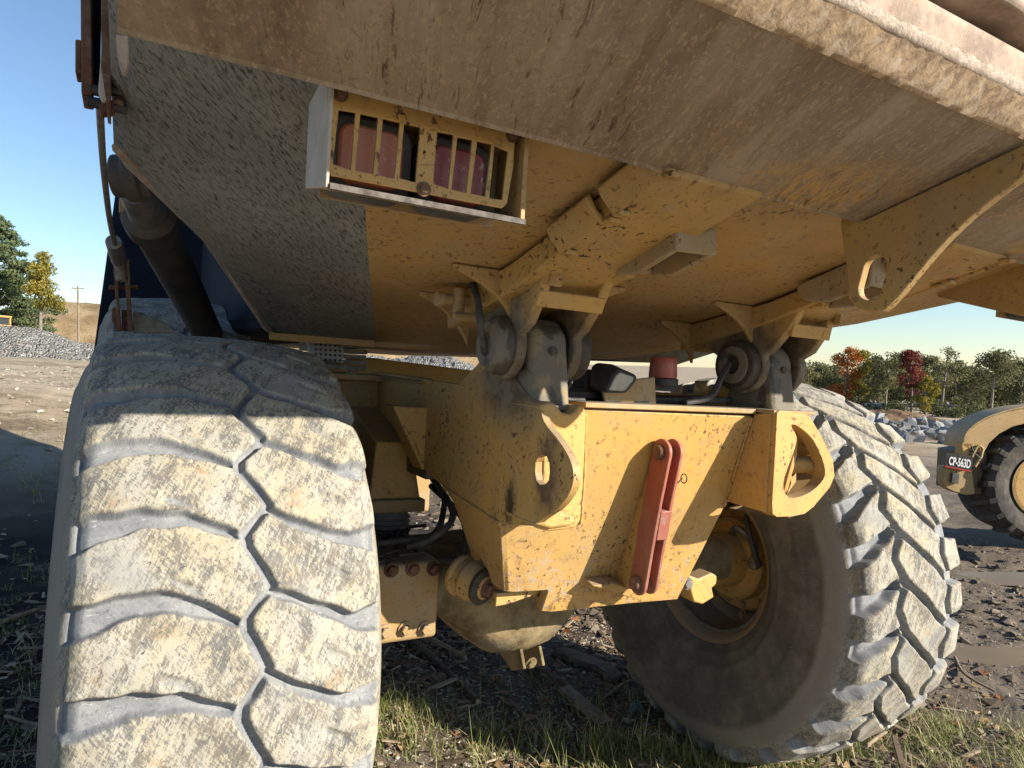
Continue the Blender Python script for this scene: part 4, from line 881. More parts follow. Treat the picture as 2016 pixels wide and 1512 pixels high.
# trailing arm bushing with its bolt and clamp
bu = MB(); bc_ = at(932, 1145, 'y', -.42); axd = np.array([.34, -.92, -.14]); axd /= np.linalg.norm(axd)
bu.lathe([(-.075, .05), (-.065, .066), (-.05, .068), (-.045, .060), (-.02, .060), (-.015, .066), (0, .064), (.03, .055), (.05, .046), (.06, .030)], bc_, axd, 28); buo = bu.build('arm_bushing', 'yellow_chipped', truck, .004, 40)
b2 = MB(); b2.lathe([(.035, .058), (.048, .060), (.055, .05)], bc_, axd, 28); b2.build('bushing_ring', 'dark_grease', buo, 0, 40)
MB().bolt(bc_+axd*.055, axd, .021, .03).build('bushing_bolt', 'rust', buo)
b3 = MB(); b3.prism([at(*p, 'y', -.53) for p in [(978, 1168), (1062, 1160), (1064, 1168), (1000, 1190), (975, 1195)]], (0, .03, 0)); b3.build('clamp_bar', 'yellow_chipped', buo, .003)
b4 = MB(); b4.prism([at(*p, 'y', -.55) for p in [(1355, 1132), (1376, 1140), (1402, 1128), (1412, 1134), (1411, 1150), (1402, 1158), (1406, 1176), (1384, 1190), (1366, 1186), (1360, 1165)]], (0, .07, 0)); b4o = b4.build('arm_clamp', 'yellow_chipped', truck, .006)
MB().bolt(at(1352, 1148, 'y', -.545), (-.3, -1, 0), .016, .02).build('clamp_bolt', 'steel', b4o)

# ---- left side: tailgate arm, wire rope, hoist cylinder
ar = MB(); Xa = -1.56
def xa(px, py, y): return at(px, py, 'y', y)
ya = -.80
def strip(name, pts, y, th, mat, par): m_ = MB(); m_.prism([at(px, py, 'y', y) for px, py in pts], (0, th, 0)); return m_.build(name, mat, par, .003)
arm = strip('tailgate_arm', [(158, -60), (179, -60), (181, 187), (160, 183)], ya, .10, 'rust', truck)
strip('arm_pad', [(148, 76), (161, 78), (161, 143), (148, 142)], ya+.01, .06, 'rust', arm)
strip('arm_gap_shade', [(179, -60), (201, -60), (196, 168), (181, 166)], ya+.10, .02, 'shade_navy', arm)  # dark sheet filling the open gap, its shade put in as colour
strip('pivot_plate', [(199, -60), (232, -60), (232, 60), (231, 100), (240, 142), (231, 146), (222, 138), (219, 140), (218, 232), (211, 228), (208, 190), (199, 130)], ya-.02, .05, 'rust', arm)
strip('pivot_strap', [(199, 100), (208, 128), (214, 150), (213, 200), (200, 200), (193, 180)], ya-.01, .035, 'palepaint', arm)
strip('rope_anchor', [(190, 196), (226, 196), (226, 218), (198, 222), (195, 210)], ya, .04, 'rust', arm)
for (px, py) in ((186, 202), (230, 180), (237, 213), (188, 178)):
    p = at(px, py, 'y', ya+.01); b = MB(); b.cyl(p-np.array([.012, 0, 0]), p+np.array([.012, 0, 0]), .011, 8); b.build('anchor_bolt', 'black', arm, .002, 40)
b = MB(); b.tube([at(232, 205, 'y', ya), at(275, 135, 'y', ya+.15)], .010, 8); b.build('stay_rod', 'rust', arm, 0, 40)
tip = MB(); tip.prism([at(*p, 'y', -1.39) for p in [(228, 66), (252, 68), (254, 118), (248, 142), (240, 138), (230, 100)]], (0, .02, 0)); tip.build('gate_corner', 'pinkrust', gate, .003)
# wire rope down to its clevis
r0 = at(196, 205, 'y', -1.27); cl0 = at(229, 490, 'y', .15); cl1 = at(237, 545, 'y', .35)
path = [at(px, py, 'y', y) for px, py, y in ((196, 200, -.75), (199, 260, -.62), (203, 320, -.48), (208, 370, -.32), (214, 420, -.15), (220, 455, 0.), (226, 480, .1))]
wr = MB(); wr.tube(smooth_line(path, 6), .0075, 10); rope = wr.build('wire_rope', 'wire', truck, 0, 60)
sv = MB(); a, b = at(224, 476, 'y', .10), at(235, 514, 'y', .30); sv.cyl(a, b, .024, 16); sv.build('rope_sleeve', 'steel', rope, .004, 40)
sv = MB(); a, b = at(235, 510, 'y', .28), at(240, 552, 'y', .32)
for k in range(3):
    sv.tube([a+(b-a)*t+.012*np.array([cos(6*pi*t+k*2.1), sin(6*pi*t+k*2.1), 0]) for t in np.linspace(0, 1, 20)], .008, 6)
sv.build('rope_splice', 'wire', rope, 0, 60)
an = strip('rope_clevis', [(222, 512), (231, 511), (235, 600), (240, 652), (231, 652), (228, 600)], .36, .03, 'rust', truck)
strip('clevis_arm', [(244, 511), (255, 511), (258, 600), (263, 652), (252, 652), (249, 600)], .36, .03, 'rust', an)
strip('clevis_arm', [(239, 610), (251, 610), (252, 652), (240, 652)], .42, .03, 'rust', an)
strip('clevis_bar', [(214, 561), (272, 561), (272, 568), (214, 570)], .40, .03, 'rust', an)
strip('clevis_foot', [(262, 612), (280, 616), (330, 640), (345, 655), (262, 655)], .44, .04, 'layered', an)
strip('clevis_lug', [(220, 606), (232, 606), (232, 652), (224, 652), (224, 636), (220, 634)], .40, .03, 'rust', an)
# hoist cylinder
hy0 = -.25
e0 = at(264, 348, 'y', hy0); e1 = at(290, 420, 'y', .0); e2 = at(400, 640, 'y', 1.2)
hc_ = MB(); d = e2-e1; hc_.lathe([(0, .060), (.015, .078), (.09, .080), (.10, .068), (.3, .068), (np.linalg.norm(d)*1.2, .070)], e1, d, 28); hco = hc_.build('hoist_cylinder', 'cylinder', truck, 0, 40)
g = MB(); g.lathe([(-.16, .045), (-.10, .05), (-.02, .05), (0, .055)], e1, d, 24); g.build('cylinder_rod', 'steel', hco, 0, 40)
g = MB(); g.lathe([(-.055, .035), (-.05, .056), (-.02, .056), (-.018, .066), (.018, .066), (.02, .056), (.045, .056), (.05, .035)], e0, (.95, -.25, .1), 24); g.build('cylinder_eye', 'cylinder', hco, .006, 40)
for k in range(12):
    t = 2*pi*k/12; dd = d/np.linalg.norm(d); a_ = np.cross(dd, [0, 0, 1.]); a_ /= np.linalg.norm(a_); b_ = np.cross(dd, a_)
    MB().bolt(e1+dd*.015+.064*(a_*cos(t)+b_*sin(t)), -dd, .009).build('gland_bolt', 'cylinder', hco)
g = MB(); g.prism([at(*p, 'y', -.1) for p in [(232, 300), (252, 330), (262, 345), (240, 370), (224, 350), (226, 325)]], (0, .1, 0)); g.build('cylinder_bracket', 'black', hco, .006)
g = MB(); g.prism([at(*p, 'y', .02) for p in [(234, 388), (246, 392), (250, 415), (240, 420), (234, 412)]], (0, .05, 0)); g.build('cylinder_tag', 'yellow_dusty', hco, .004)
# bulkhead of the front half behind everything, its deep shade put in the colour
bw = MB(); q0, q1 = at(228, 372, 'y', 4.2), at(206, 640, 'y', 4.2)
bw.prism([(q0[0], 4.2, 1.0), (q0[0]-.10, 4.2, 1.6), (q0[0], 4.2, q0[2]), (-.62, 4.2, q0[2]+.2), (-.62, 4.2, 1.0)], (0, .6, 0)); bw.build('cab_rear_wall', 'shade_navy', truck, .02)
ap = MB(); ap.box((-1.5, 3.2, .45), (.9, 4.0, 1.15)); ap.build('articulation_frame', 'yellow_dusty', truck, .02)
print('truck done')
# ------------------------------------------------------------------ leaves, trees
def leaf_mat(name, c1, c2, c3):
    n = N(name); r = n.attr('tone')
    c = n.mix(n.ramp(r, .15, .55), c1, c2); c = n.mix(n.ramp(r, .6, .95), c, c3)
    n.fin(c, .75, 0, .2)
    tr = n.t.nodes.new('ShaderNodeBsdfTranslucent'); n.put(tr.inputs[0], c); ms = n.t.nodes.new('ShaderNodeMixShader'); ms.inputs[0].default_value = .3
    n.t.links.new(n.b.outputs[0], ms.inputs[1]); n.t.links.new(tr.outputs[0], ms.inputs[2]); n.t.links.new(ms.outputs[0], n.out.inputs[0]); return n.m
LEAF = dict(
    green=leaf_mat('green_autumn_leaves', (.085, .105, .050), (.125, .140, .062), (.19, .175, .08)),
    olive=leaf_mat('olive_autumn_leaves', (.115, .120, .058), (.165, .16, .075), (.24, .205, .09)),
    orange=leaf_mat('orange_maple_leaves', (.30, .09, .02), (.42, .15, .03), (.50, .26, .05)),
    yellow=leaf_mat('yellow_green_leaves', (.14, .13, .03), (.26, .22, .04), (.38, .28, .05)),
    red=leaf_mat('dark_red_leaves', (.10, .022, .020), (.17, .038, .030), (.24, .08, .05)),
    pine=leaf_mat('pine_needles', (.08, .115, .055), (.12, .155, .07), (.18, .20, .09)),
    bush=leaf_mat('low_bush_leaves', (.07, .085, .040), (.105, .115, .05), (.16, .15, .065)))
MAT['bark'] = plain('grey_bark', (.17, .15, .125), .4, .9, 0, 6, .2, .5)
MAT['pole'] = plain('weathered_pole', (.20, .16, .12), .25, .9, 0, 3, .1, .3)
def leaf_cloud(name, clumps, n, size, mat, seed, parent=None):      # clumps: (centre, radii)
    r = np.random.RandomState(seed); w = np.array([c[1][0]*c[1][1]*c[1][2] for c in clumps])**.7; w /= w.sum()
    k = r.choice(len(clumps), n, p=w); ctr = np.array([c[0] for c in clumps])[k]; rad = np.array([c[1] for c in clumps])[k]
    d = r.normal(size=(n, 3)); d /= np.linalg.norm(d, axis=1)[:, None]; p = ctr+d*rad*(r.rand(n)**.42)[:, None]
    a = r.normal(size=(n, 3)); a /= np.linalg.norm(a, axis=1)[:, None]; b = r.normal(size=(n, 3)); b -= a*(a*b).sum(1)[:, None]; b /= np.linalg.norm(b, axis=1)[:, None]
    s = (size*(.6+.8*r.rand(n)))[:, None]; a *= s; b *= s*.6
    v = np.stack([p-a, p+b, p+a, p-b], 1).reshape(-1, 3); f = np.arange(4*n).reshape(n, 4)
    me = bpy.data.meshes.new(name); me.from_pydata(v.tolist(), [], f.tolist())
    tone = np.clip(.5*r.rand(len(clumps))[k]+.5*r.rand(n), 0, 1); me.attributes.new('tone', 'FLOAT', 'POINT').data.foreach_set('value', np.repeat(tone, 4).astype(np.float32))
    me.materials.append(LEAF[mat]); return link(name, me, parent)
def tree(loc, h, w, mat, label, seed, name='broadleaf_tree', n=1500, bare=.25, lean=0., size=.16, cat='tree', group=None):
    r = random.Random(seed); t = empty(name, loc, r.random()*6); tag(t, label, cat, group)
    tr = MB(); top = np.array([lean*h, 0, h*.93]); tr.tube([(0, 0, -.3), (lean*h*.3+r.uniform(-.1, .1), r.uniform(-.1, .1), h*.35), (lean*h*.6, r.uniform(-.2, .2), h*.65), top], [h*.022, h*.017, h*.011, h*.004], 7)
    cl = []
    for k in range(r.randint(20, 26)):
        f = bare+(1-bare)*r.random()**.8; z = h*f; spread = w*.5*(sin(pi*min(1, max(.08, (f-bare)/(1-bare)*.85+.12)))**.7)
        a = r.random()*2*pi; rad = spread*r.uniform(.25, 1.0); c = (lean*z+rad*cos(a), rad*sin(a), z)
        tr.tube([(lean*z*.8, 0, max(h*.12, z-rad*.9)), ((c[0]+lean*z*.8)/2, c[1]/2, z-rad*.25), c], [h*.007, h*.005, h*.002], 5)
        q = w*r.uniform(.15, .27); cl.append((c, (q*1.1, q*1.1, q*.8)))
    cl.append(((lean*h, 0, h*.95), (w*.12, w*.12, h*.06)))
    tr.build('trunk', 'bark', t, 0, 60); leaf_cloud('crown', cl, n, size, mat, seed, t); return t
def on_ground(px, depth):
    p = wat(px, 756, depth); return (p[0], p[1], float(base_h(p[0], p[1]))-.05)
def px_h(px, ytop, depth, base):                     # height that reaches image row ytop
    return wat(px, ytop, depth)[2]-base[2]
# far woods
def far_wood():
    cl = []
    r = random.Random(3)
    for k in range(170):
        px = r.uniform(1500, 2250); b = on_ground(px, r.uniform(135, 165)); hh = r.uniform(4, 10.5)*(1.05 if px > 1700 else .8)
        cl.append(((b[0], b[1], b[2]+hh*.55), (2.4, 2.4, hh*.48)))
    o = leaf_cloud('distant_wood', cl, 42000, .34, 'olive', 5); tag(o, kind='stuff')
far_wood()
GR = 'green and olive trees along the edge of the wood'
k = 0
for (px, dep, ytop, wd, mat, lab) in (
        (1585, 118, 722, 5, 'olive', 'olive brown tree nearest the truck, just past the right tyre crest'), (1612, 122, 716, 5, 'green', 'green tree between the truck and the orange maple, left one of two'), (1640, 128, 722, 5, 'green', 'green tree directly left of the orange maple'),
        (1722, 120, 705, 5.5, 'green', 'green tree directly right of the yellow green tree'), (1745, 116, 692, 5.5, 'olive', 'tall olive brown tree halfway between the maple and the dark red tree'), (1768, 122, 697, 5, 'green', 'green tree close behind the left side of the dark red tree'),
        (1826, 124, 703, 5, 'olive', 'olive brown tree rising behind the small yellow bushy tree'), (1882, 116, 712, 6, 'green', 'broad green tree right of the thin see-through tree'), (1905, 122, 722, 5, 'olive', 'olive brown tree above the small white trailer in the scrub'),
        (1925, 126, 728, 5, 'green', 'low green tree left of the tall bare trunked tree'), (1985, 118, 718, 5, 'olive', 'olive brown tree right of the tall bare trunked tree'), (2012, 114, 712, 6, 'green', 'green tree cut by the right edge above the roller fender'),
        (2060, 116, 706, 6, 'olive', 'olive brown tree just outside the right edge'), (2110, 118, 712, 6, 'green', 'green tree farthest right, outside the picture')):
    if px > 2030: continue
    b = on_ground(px, dep); h = px_h(px, ytop, dep, b); k += 1
    tree(b, h, wd, mat, lab, 40+k, n=2600, bare=.14, size=.19, group=GR)
for (px, dep, ytop, wd, mat, label, bare, lean, nn) in (
        (1664, 104, 687, 4.2, 'orange', 'bright orange maple tree standing out beside the yellow one', .10, .03, 4200),
        (1692, 104, 690, 3.6, 'yellow', 'yellow green tree right beside the bright orange maple', .10, .02, 3600),
        (1797, 100, 690, 3.6, 'red', 'dark red tree among green trees at the edge of the wood', .32, .06, 3200),
        (1824, 98, 746, 3.2, 'yellow', 'small yellow bushy tree at the foot of the dark red tree', .10, 0., 2000),
        (1856, 108, 686, 4.4, 'olive', 'tall thin tree with sparse see-through crown right of the dark red tree', .42, .05, 1200),
        (1953, 88, 690, 4.6, 'olive', 'tallest single tree with long bare pale trunk near the roller', .52, .04, 2800)):
    b = on_ground(px, dep); tree(b, px_h(px, ytop, dep, b), wd, mat, label, int(px), n=nn, bare=bare, lean=lean, size=.15)
for i, (px, lab) in enumerate(((1600, 'low dark bush beside the right tyre crest'), (1650, 'low dark bush left of the orange maple trunk'), (1690, 'low dark bush under the yellow green tree'), (1735, 'low dark bush right of the grey white trailer'), (1770, 'low dark bush left of the dark red tree trunk'),
        (1840, 'low dark bush right of the small yellow bushy tree'), (1875, 'low dark bush left of the small white trailer'), (1900, 'low dark bush right by the small white trailer'), (1930, 'low dark bush left of the bare pale trunk'), (1975, 'low dark bush right of the bare pale trunk'), (2010, 'low dark bush at the right edge above the roller'))):
    b = on_ground(px, 92+5*(i % 3)); t = empty('bush', b); tag(t, lab, 'bush', 'bushes below the trees')
    hh = 1.6+.5*(i % 3); leaf_cloud('foliage', [((random.Random(i*7+j).uniform(-1.9, 1.9), random.Random(i*9+j).uniform(-1.4, 1.4), hh*.4), (1.2, 1.0, hh*.5)) for j in range(6)], 1100, .15, 'bush', 300+i, t)
    s_ = MB(); s_.tube([(0, 0, -.2), (.1, 0, hh*.6)], [.05, .02], 5); s_.build('stem', 'bark', t)
# conifer on the left
b = on_ground(-6, 62); hpine = px_h(4, 424, 62, b); t = empty('pine_tree', b); tag(t, 'big dark green pine tree at the left edge behind the grey stone pile', 'tree')
tr = MB(); tr.tube([(0, 0, -.3), (.05, 0, hpine*.5), (0, 0, hpine*.97)], [.22, .13, .03], 8); cl = []
rr_ = random.Random(77)
for k in range(95):
    f = .05+.93*(k/95); z = hpine*f; L = (1-f)**.7*5.4*rr_.uniform(.65, 1.1)+.15; a = k*2.4+rr_.uniform(-.4, .4)
    tip = (L*cos(a), L*sin(a), z-L*.10+.3*(f < .9)); tr.tube([(0, 0, z-.1), tip], [.03, .008], 4)
    for q in (.45, .72, .98): cl.append(((tip[0]*q, tip[1]*q, z+(tip[2]-z)*q+.05), (.24+.26*L*(1-.4*q), .24+.26*L*(1-.4*q), .24+.05*L)))
tr.build('trunk', 'bark', t, 0, 60); leaf_cloud('crown', cl, 42000, .115, 'pine', 9, t)
b = on_ground(80, 58); tree(b, px_h(80, 505, 58, b), 3.0, 'yellow', 'yellow olive tree on the right side of the big pine', 12, n=5200, bare=.08, size=.095)
# poles
def pole(px, ytop, depth, label, arms, r0, lean=0.):
    b = on_ground(px, depth); h = px_h(px, ytop, depth, b); t = empty('utility_pole', b, -YAW*.3); tag(t, label, 'utility pole', 'utility poles on the hill')
    m = MB(); m.tube([(0, 0, -.5), (lean*h, 0, h)], [r0, r0*.7], 10); m.build('post', 'pole', t, 0, 40)
    for z in arms:
        m = MB(); m.box((-.62+lean*h, -.06, h-z-.06), (.62+lean*h, .06, h-z+.06)); m.build('crossarm', 'pole', t)
        for x in (-.5, 0, .5): q = MB(); q.cyl((x+lean*h, 0, h-z+.06), (x+lean*h, 0, h-z+.22), .035, 6); q.build('insulator', 'steel', t)
pole(155, 563, 78, 'tall wooden utility pole with one crossarm on the grassy hill', (.32,), .13, -.02)
pole(168, 592, 120, 'thin distant pole just right of the tall utility pole', (), .09)
pole(121, 598, 170, 'faint distant pole left of the tall utility pole', (), .09)
# hill, gravel pile, dirt mound
def mound(name, poly_fn, xs, ys, mat, rough, seed, kind, freq=1.):
    v = []; nx, ny = len(xs), len(ys)
    for y in ys:
        for x in xs:
            z = poly_fn(x, y); g = float(base_h(x, y)); a = max(0, z)
            v.append((x, y, g-.4+a+(rough*(mnoise.fractal(Vector((x*freq, y*freq, seed)), .7, 2., 5)) if a > .05 else 0)))
    i = np.arange(nx*ny).reshape(ny, nx); f = np.stack([i[:-1, :-1].ravel(), i[:-1, 1:].ravel(), i[1:, 1:].ravel(), i[1:, :-1].ravel()], 1)
    me = bpy.data.meshes.new(name); me.from_pydata(v, [], f.tolist()); me.materials.append(mat); o = link(name, me); tag(o, kind=kind); return o, me
n = N('dry_grass_hill'); c = n.mix(n.ramp(n.noise(.35, 8, .75), .35, .65), (.25, .175, .095), (.42, .32, .19)); c = n.mix(n.math('MULTIPLY', n.ramp(n.noise(1.4, 6, .75), .5, .65), .7), c, (.11, .095, .045)); n.bump(n.noise(3, 6, .8), .8, .4); HILLM = n.fin(c, .95, 0, .1)
n = N('crushed_stone')
vc = n.voro(8.5, 'F1', out='Color'); vd = n.voro(8.5); c = n.mix(n.axis(vc, 0), (.14, .14, .132), (.31, .305, .285)); c = n.mix(n.ramp(n.axis(vc, 1), .86, .92), c, (.40, .39, .37))
c = n.mix(n.math('MULTIPLY', n.ramp(n.noise(.5, 4), .5, .7), .5), c, (.22, .20, .17)); n.bump(n.math('SUBTRACT', 1., vd), 1., .25); STONEM = n.fin(c, .9, 0, .2)
hx = np.linspace(-60, 60, 140); hy = np.linspace(84, 150, 60)
def hill_z(x, y):
    r = float(sstep(84, 104, y)*(1-sstep(125, 150, y))); top = 7.2*float(sstep(-26, -7, x)*.8+.2)*(1+.05*sin(x*.25)); return top*r
ho_, _m = mound('hill', hill_z, hx, hy, HILLM, .5, 4.2, 'structure', .35); _m.shade_smooth()
gx = np.arange(-34, 44, .22); gy = np.arange(43, 58, .22)
def pile_z(x, y):
    c = 50+1.6*sin(x*.18); w = 5.2+1.0*sin(x*.31+1); p = max(0, 1-((y-c)/w)**2); e = float(sstep(-34, -28, x)*(1-sstep(38, 44, x)))
    return (1.95+.35*sin(x*.42)+.3*sin(x*.93+1.2))*p*e
mound('stone_pile', pile_z, gx, gy, STONEM, .20, 8.8, 'stuff', 2.0)
n = N('red_brown_earth'); c = n.mix(n.ramp(n.noise(.9, 7, .7), .35, .65), (.13, .082, .05), (.21, .14, .085)); n.bump(n.noise(4, 6, .75), .7, .15); EARTHM = n.fin(c, .95, 0, .1)
e0 = wat(1770, 800, 42)
def earth_z(x, y):
    dx, dy = x-e0[0], y-e0[1]; u = dx*cos(-YAW)+dy*sin(-YAW); v = -dx*sin(-YAW)+dy*cos(-YAW); return 1.15*max(0, 1-(u/6.)**2-(v/3.4)**2)+ .4
mound('earth_mound', earth_z, np.linspace(e0[0]-10, e0[0]+10, 70), np.linspace(e0[1]-10, e0[1]+10, 70), EARTHM, .18, 2.2, 'structure', .9)
# ------------------------------------------------------------------ angular rocks beyond the right tyre
def stone_mesh(seed, name, npt=13):
    r = random.Random(seed); bm = bmesh.new()
    for k in range(npt):
        a, z = r.random()*2*pi, r.uniform(-1, 1); q = sqrt(1-z*z)*r.uniform(.8, 1.05); bm.verts.new((q*cos(a), q*sin(a)*.8, z*.7))
    bmesh.ops.convex_hull(bm, input=bm.verts[:]); bm.verts.ensure_lookup_table()
    loose = [v for v in bm.verts if not v.link_faces]; bmesh.ops.delete(bm, geom=loose, context='VERTS')
    me = bpy.data.meshes.new(name); bm.to_mesh(me); bm.free(); return me
n = N('blue_grey_quarry_rock'); c = n.mix(n.ramp(n.noise(2.2, 7, .7), .35, .65), (.13, .14, .15), (.27, .28, .29)); oi = n.t.nodes.new('ShaderNodeObjectInfo')
c = n.mix(n.math('MULTIPLY', oi.outputs['Random'], .45), c, (.40, .39, .36)); c = n.mix(n.math('MULTIPLY', n.ramp(n.up(), .5, .95), .25), c, (.27, .22, .16)); n.bump(n.noise(9, 6, .75), .6, .05); ROCKM = n.fin(c, .85, 0, .25)
RK = [stone_mesh(s_, 'rock') for s_ in range(7)]
for m_ in RK: m_.materials.append(ROCKM)
rr_ = random.Random(21)
for k in range(150):
    px = rr_.uniform(1690, 1955); d = rr_.uniform(21.5, 31); p = wat(px, 756, d); lay = rr_.random()
    s_ = rr_.uniform(.12, .36)*(1.15 if d > 26 else 1); z = float(base_h(p[0], p[1]))+s_*.3+(.62*max(0, (d-22)/9)*lay)
    o = bpy.data.objects.new('rock', RK[k % 7]); COL.objects.link(o); o.location = (p[0], p[1], z); o.scale = (s_*rr_.uniform(.8, 1.5), s_, s_*rr_.uniform(.6, 1.1)); o.rotation_euler = (rr_.uniform(-.8, .8), rr_.uniform(-.8, .8), rr_.uniform(0, 6))
    tag(o, 'angular blue grey quarry rock in the jumbled row beyond the right tyre', 'rock', 'quarry rocks beyond the right tyre')
# pale road strip and a parked trailer deep in the trees
n = N('pale_road'); ROADM = n.fin((.42, .40, .37), .9)
q0, q1 = wat(1935, 790, 100), wat(2000, 797, 100)
m_ = MB(); zz = float(base_h(q0[0], q0[1])); m_.box((-6, -.9, 0), (6, .9, .35)); o = m_.build('road', ROADM); o.location = (q0[0]-1, q0[1]-1, zz+.05); o.rotation_euler = (0, 0, -YAW); tag(o, kind='structure')
MAT['white'] = plain('dull_white_paint', (.34, .34, .32), .1, .6, 0, 4, .1, .1); MAT['dglass'] = plain('dark_window', (.03, .035, .04), .1, .2, 0, 4, 0, .05)
def trailer(px, depth, label):
    b = on_ground(px, depth); t = empty('trailer', b, -YAW); t.scale = (.75, .75, .62); tag(t, label, 'trailer')
    m = MB(); m.box((-1.6, -.9, .6), (1.6, .9, 1.9)); m.build('box_body', 'white', t, .05)
    for x in (-.8, .8): m = MB(); m.cyl((x, -.92, .4), (x, -.7, .4), .38, 16); m.build('wheel', 'rubber', t)
    m = MB(); m.box((-1.2, -.93, 1.1), (-.2, -.905, 1.6)); m.build('window', 'dglass', t); m = MB(); m.box((1.6, -.08, .55), (2.4, .08, .68)); m.build('drawbar', 'steel', t)
trailer(1716, 101, 'low grey white trailer half hidden in the trees right of the orange maple')
trailer(1893, 99, 'small white trailer in the scrub near the tall bare trunked tree')

# ------------------------------------------------------------------ the roller at the right edge
rd = 7.15
rb = wat(2047, 756, rd); rz = float(base_h(rb[0], rb[1]))
ZW = wat(2047, 956, rd)[2]
roller = empty('soil_roller', (rb[0]+.08*cos(YAW), rb[1]-.08*sin(YAW), rz), -YAW-.04); tag(roller, 'tan yellow soil roller with CP-563D plate at the right edge', 'roller')
u_ = 1/ (FOC/rd)
def rl_(px, py, y=0.): return ((px-2047)*u_, y, ZW-rz-(py-945)*u_)      # measured off its broad side at its true distance
MAT['tan'] = paint('faded_tan_yellow_paint', base=(.38, .25, .10), base2=(.30, .21, .10), chips=.5, scratch=.3, dust=.4, topdust=.15, rustpatch=.25, edgew=.3)
MAT['tread'] = plain('dark_tractor_tyre', (.04, .037, .034), .3, .85, 0, 12, .3, .4)
Rr = .585
m = MB(); m.lathe([(0, .33), (-.02, .36), (-.05, .45), (-.05, .52), (.0, .575), (.30, .585), (.55, .575), (.62, .52), (.60, .40), (.55, .33)], (0, -.02, ZW-rz), (0, 1, 0), 48); whl = empty('wheel', (0, 0, 0), 0, roller); m.build('tyre', 'tread', whl, 0, 40)
for k in range(20):
    a = 2*pi*k/20; ca, sa = cos(a), sin(a); l = MB()
    def q(r, tt, y): return (r*cos(a+tt), y, ZW-rz+r*sin(a+tt))
    l.loft([[q(.57, -.05, -.05), q(.57, .05, -.05), q(.615, .04, -.045), q(.615, -.04, -.045)], [q(.57, .10, .28), q(.57, .2, .28), q(.625, .19, .28), q(.625, .11, .28)]]); l.loft([[q(.50, -.055, -.075), q(.50, .055, -.075), q(.59, .05, -.06), q(.59, -.05, -.06)], [q(.57, -.05, .0), q(.57, .05, .0), q(.60, .05, .0), q(.60, -.05, .0)]])
    l.build('lug', 'tread', whl, .006)
m = MB(); m.lathe([(-.03, .335), (-.035, .30), (.06, .27), (.10, .12), (.04, .10), (.03, .001)], (0, -.02, ZW-rz), (0, 1, 0), 40); m.build('rim', 'yellow_clean', whl, 0, 40)
for k in range(8): MB().bolt((.2*cos(k*pi/4), .06, ZW-rz+.2*sin(k*pi/4)), (0, -1, 0), .018).build('bolt', 'steel', whl)
arc = [rl_(*p) for p in [(1890, 872), (1894, 850), (1906, 833), (1926, 818), (1950, 806), (1985, 795), (2020, 788), (2060, 785), (2110, 790), (2160, 810)]]
inn = [rl_(*p) for p in [(2150, 850), (2105, 826), (2060, 818), (2020, 821), (1985, 831), (1960, 846), (1942, 864), (1932, 884), (1910, 884)]]
m = MB(); m.prism(arc+inn, (0, .04, 0)); fdo = m.build('fender', 'tan', roller, .008)
top_ = smooth_line(arc, 3); m = MB(); m.loft([[p, (p[0]+.12, p[1]+.55, p[2]-.03), (p[0]+.12, p[1]+.55, p[2]-.055), (p[0], p[1], p[2]-.025)] for p in map(tuple, top_)]); m.build('fender_top', 'tan', fdo, .004, 40)
m = MB(); m.prism([rl_(*p, .02) for p in [(1857, 915), (1857, 945), (1863, 958), (1880, 966), (1905, 971), (1922, 968), (1912, 912)]], (0, .12, 0)); bdo = m.build('side_frame', 'tan', roller, .012)
m = MB(); m.prism([rl_(*p, .06) for p in [(1912, 890), (1945, 884), (1950, 930), (1946, 968), (1912, 972)]], (0, .6, 0)); m.build('inner_frame', 'shade_grime', bdo, .01)
m = MB(); m.prism([rl_(*p, .0) for p in [(1889, 866), (1904, 866), (1903, 892), (1888, 890)]], (0, .12, 0)); m.build('fender_bracket', 'yellow_clean', bdo, .005)
m = MB(); m.tube([rl_(*p, -.02) for p in [(1906, 893), (1914, 874), (1921, 870), (1927, 876), (1924, 892), (1913, 912)]], .016, 8); m.build('lifting_eye', 'tan', bdo, 0, 60)
m = MB(); m.tube(smooth_line([rl_(*p, -.03) for p in [(1902, 868), (1910, 885), (1924, 896), (1919, 902)]]), .007, 6); m.build('wire', 'black', bdo, 0, 60)
m = MB(); m.prism([rl_(*p, -.015) for p in [(1872, 926), (1886, 928), (1884, 948), (1870, 946)]], (0, .03, 0)); m.build('step', 'rubber', bdo, .004)
m = MB(); m.box((.0, .1, ZW-rz-.05), (2.6, .9, ZW-rz+.35)); m.build('engine_frame', 'tan', roller, .02)
MAT['sblack'] = plain('sign_black', (.016, .015, .016), .15, .5, 0, 20, .12, .1); MAT['sred'] = plain('sign_red', (.30, .025, .02), .15, .5, 0, 20, .15, .1); MAT['swhite'] = plain('sign_white', (.62, .62, .62), .06, .5, 0, 20, .1, .05)
sg_ = MB(); sy = -.03
P4 = [rl_(1855.5, 886, sy), rl_(1908.5, 892.5, sy), rl_(1905.5, 924, sy), rl_(1854, 915.5, sy)]
sg_.prism(P4, (0, .012, 0)); sgo = sg_.build('number_plate', 'sblack', roller, .002)
def sgp(a, b, y=sy-.004):                            # point on the plate: a across, b down
    P_ = [np.array(p) for p in P4]; q = (P_[0]*(1-a)+P_[1]*a)*(1-b)+(P_[3]*(1-a)+P_[2]*a)*b; q[1] = y; return q
m = MB(); m.prism([sgp(0, .87), sgp(1, .87), sgp(1, .97), sgp(0, .97)], (0, .003, 0)); m.build('red_stripe', 'sred', sgo)
fc = bpy.data.curves.new('lettering', 'FONT'); fc.body = 'CP-563D'; fc.size = 1; fc.align_x = 'CENTER'; fc.align_y = 'CENTER'; fc.extrude = .01; fc.offset = .03
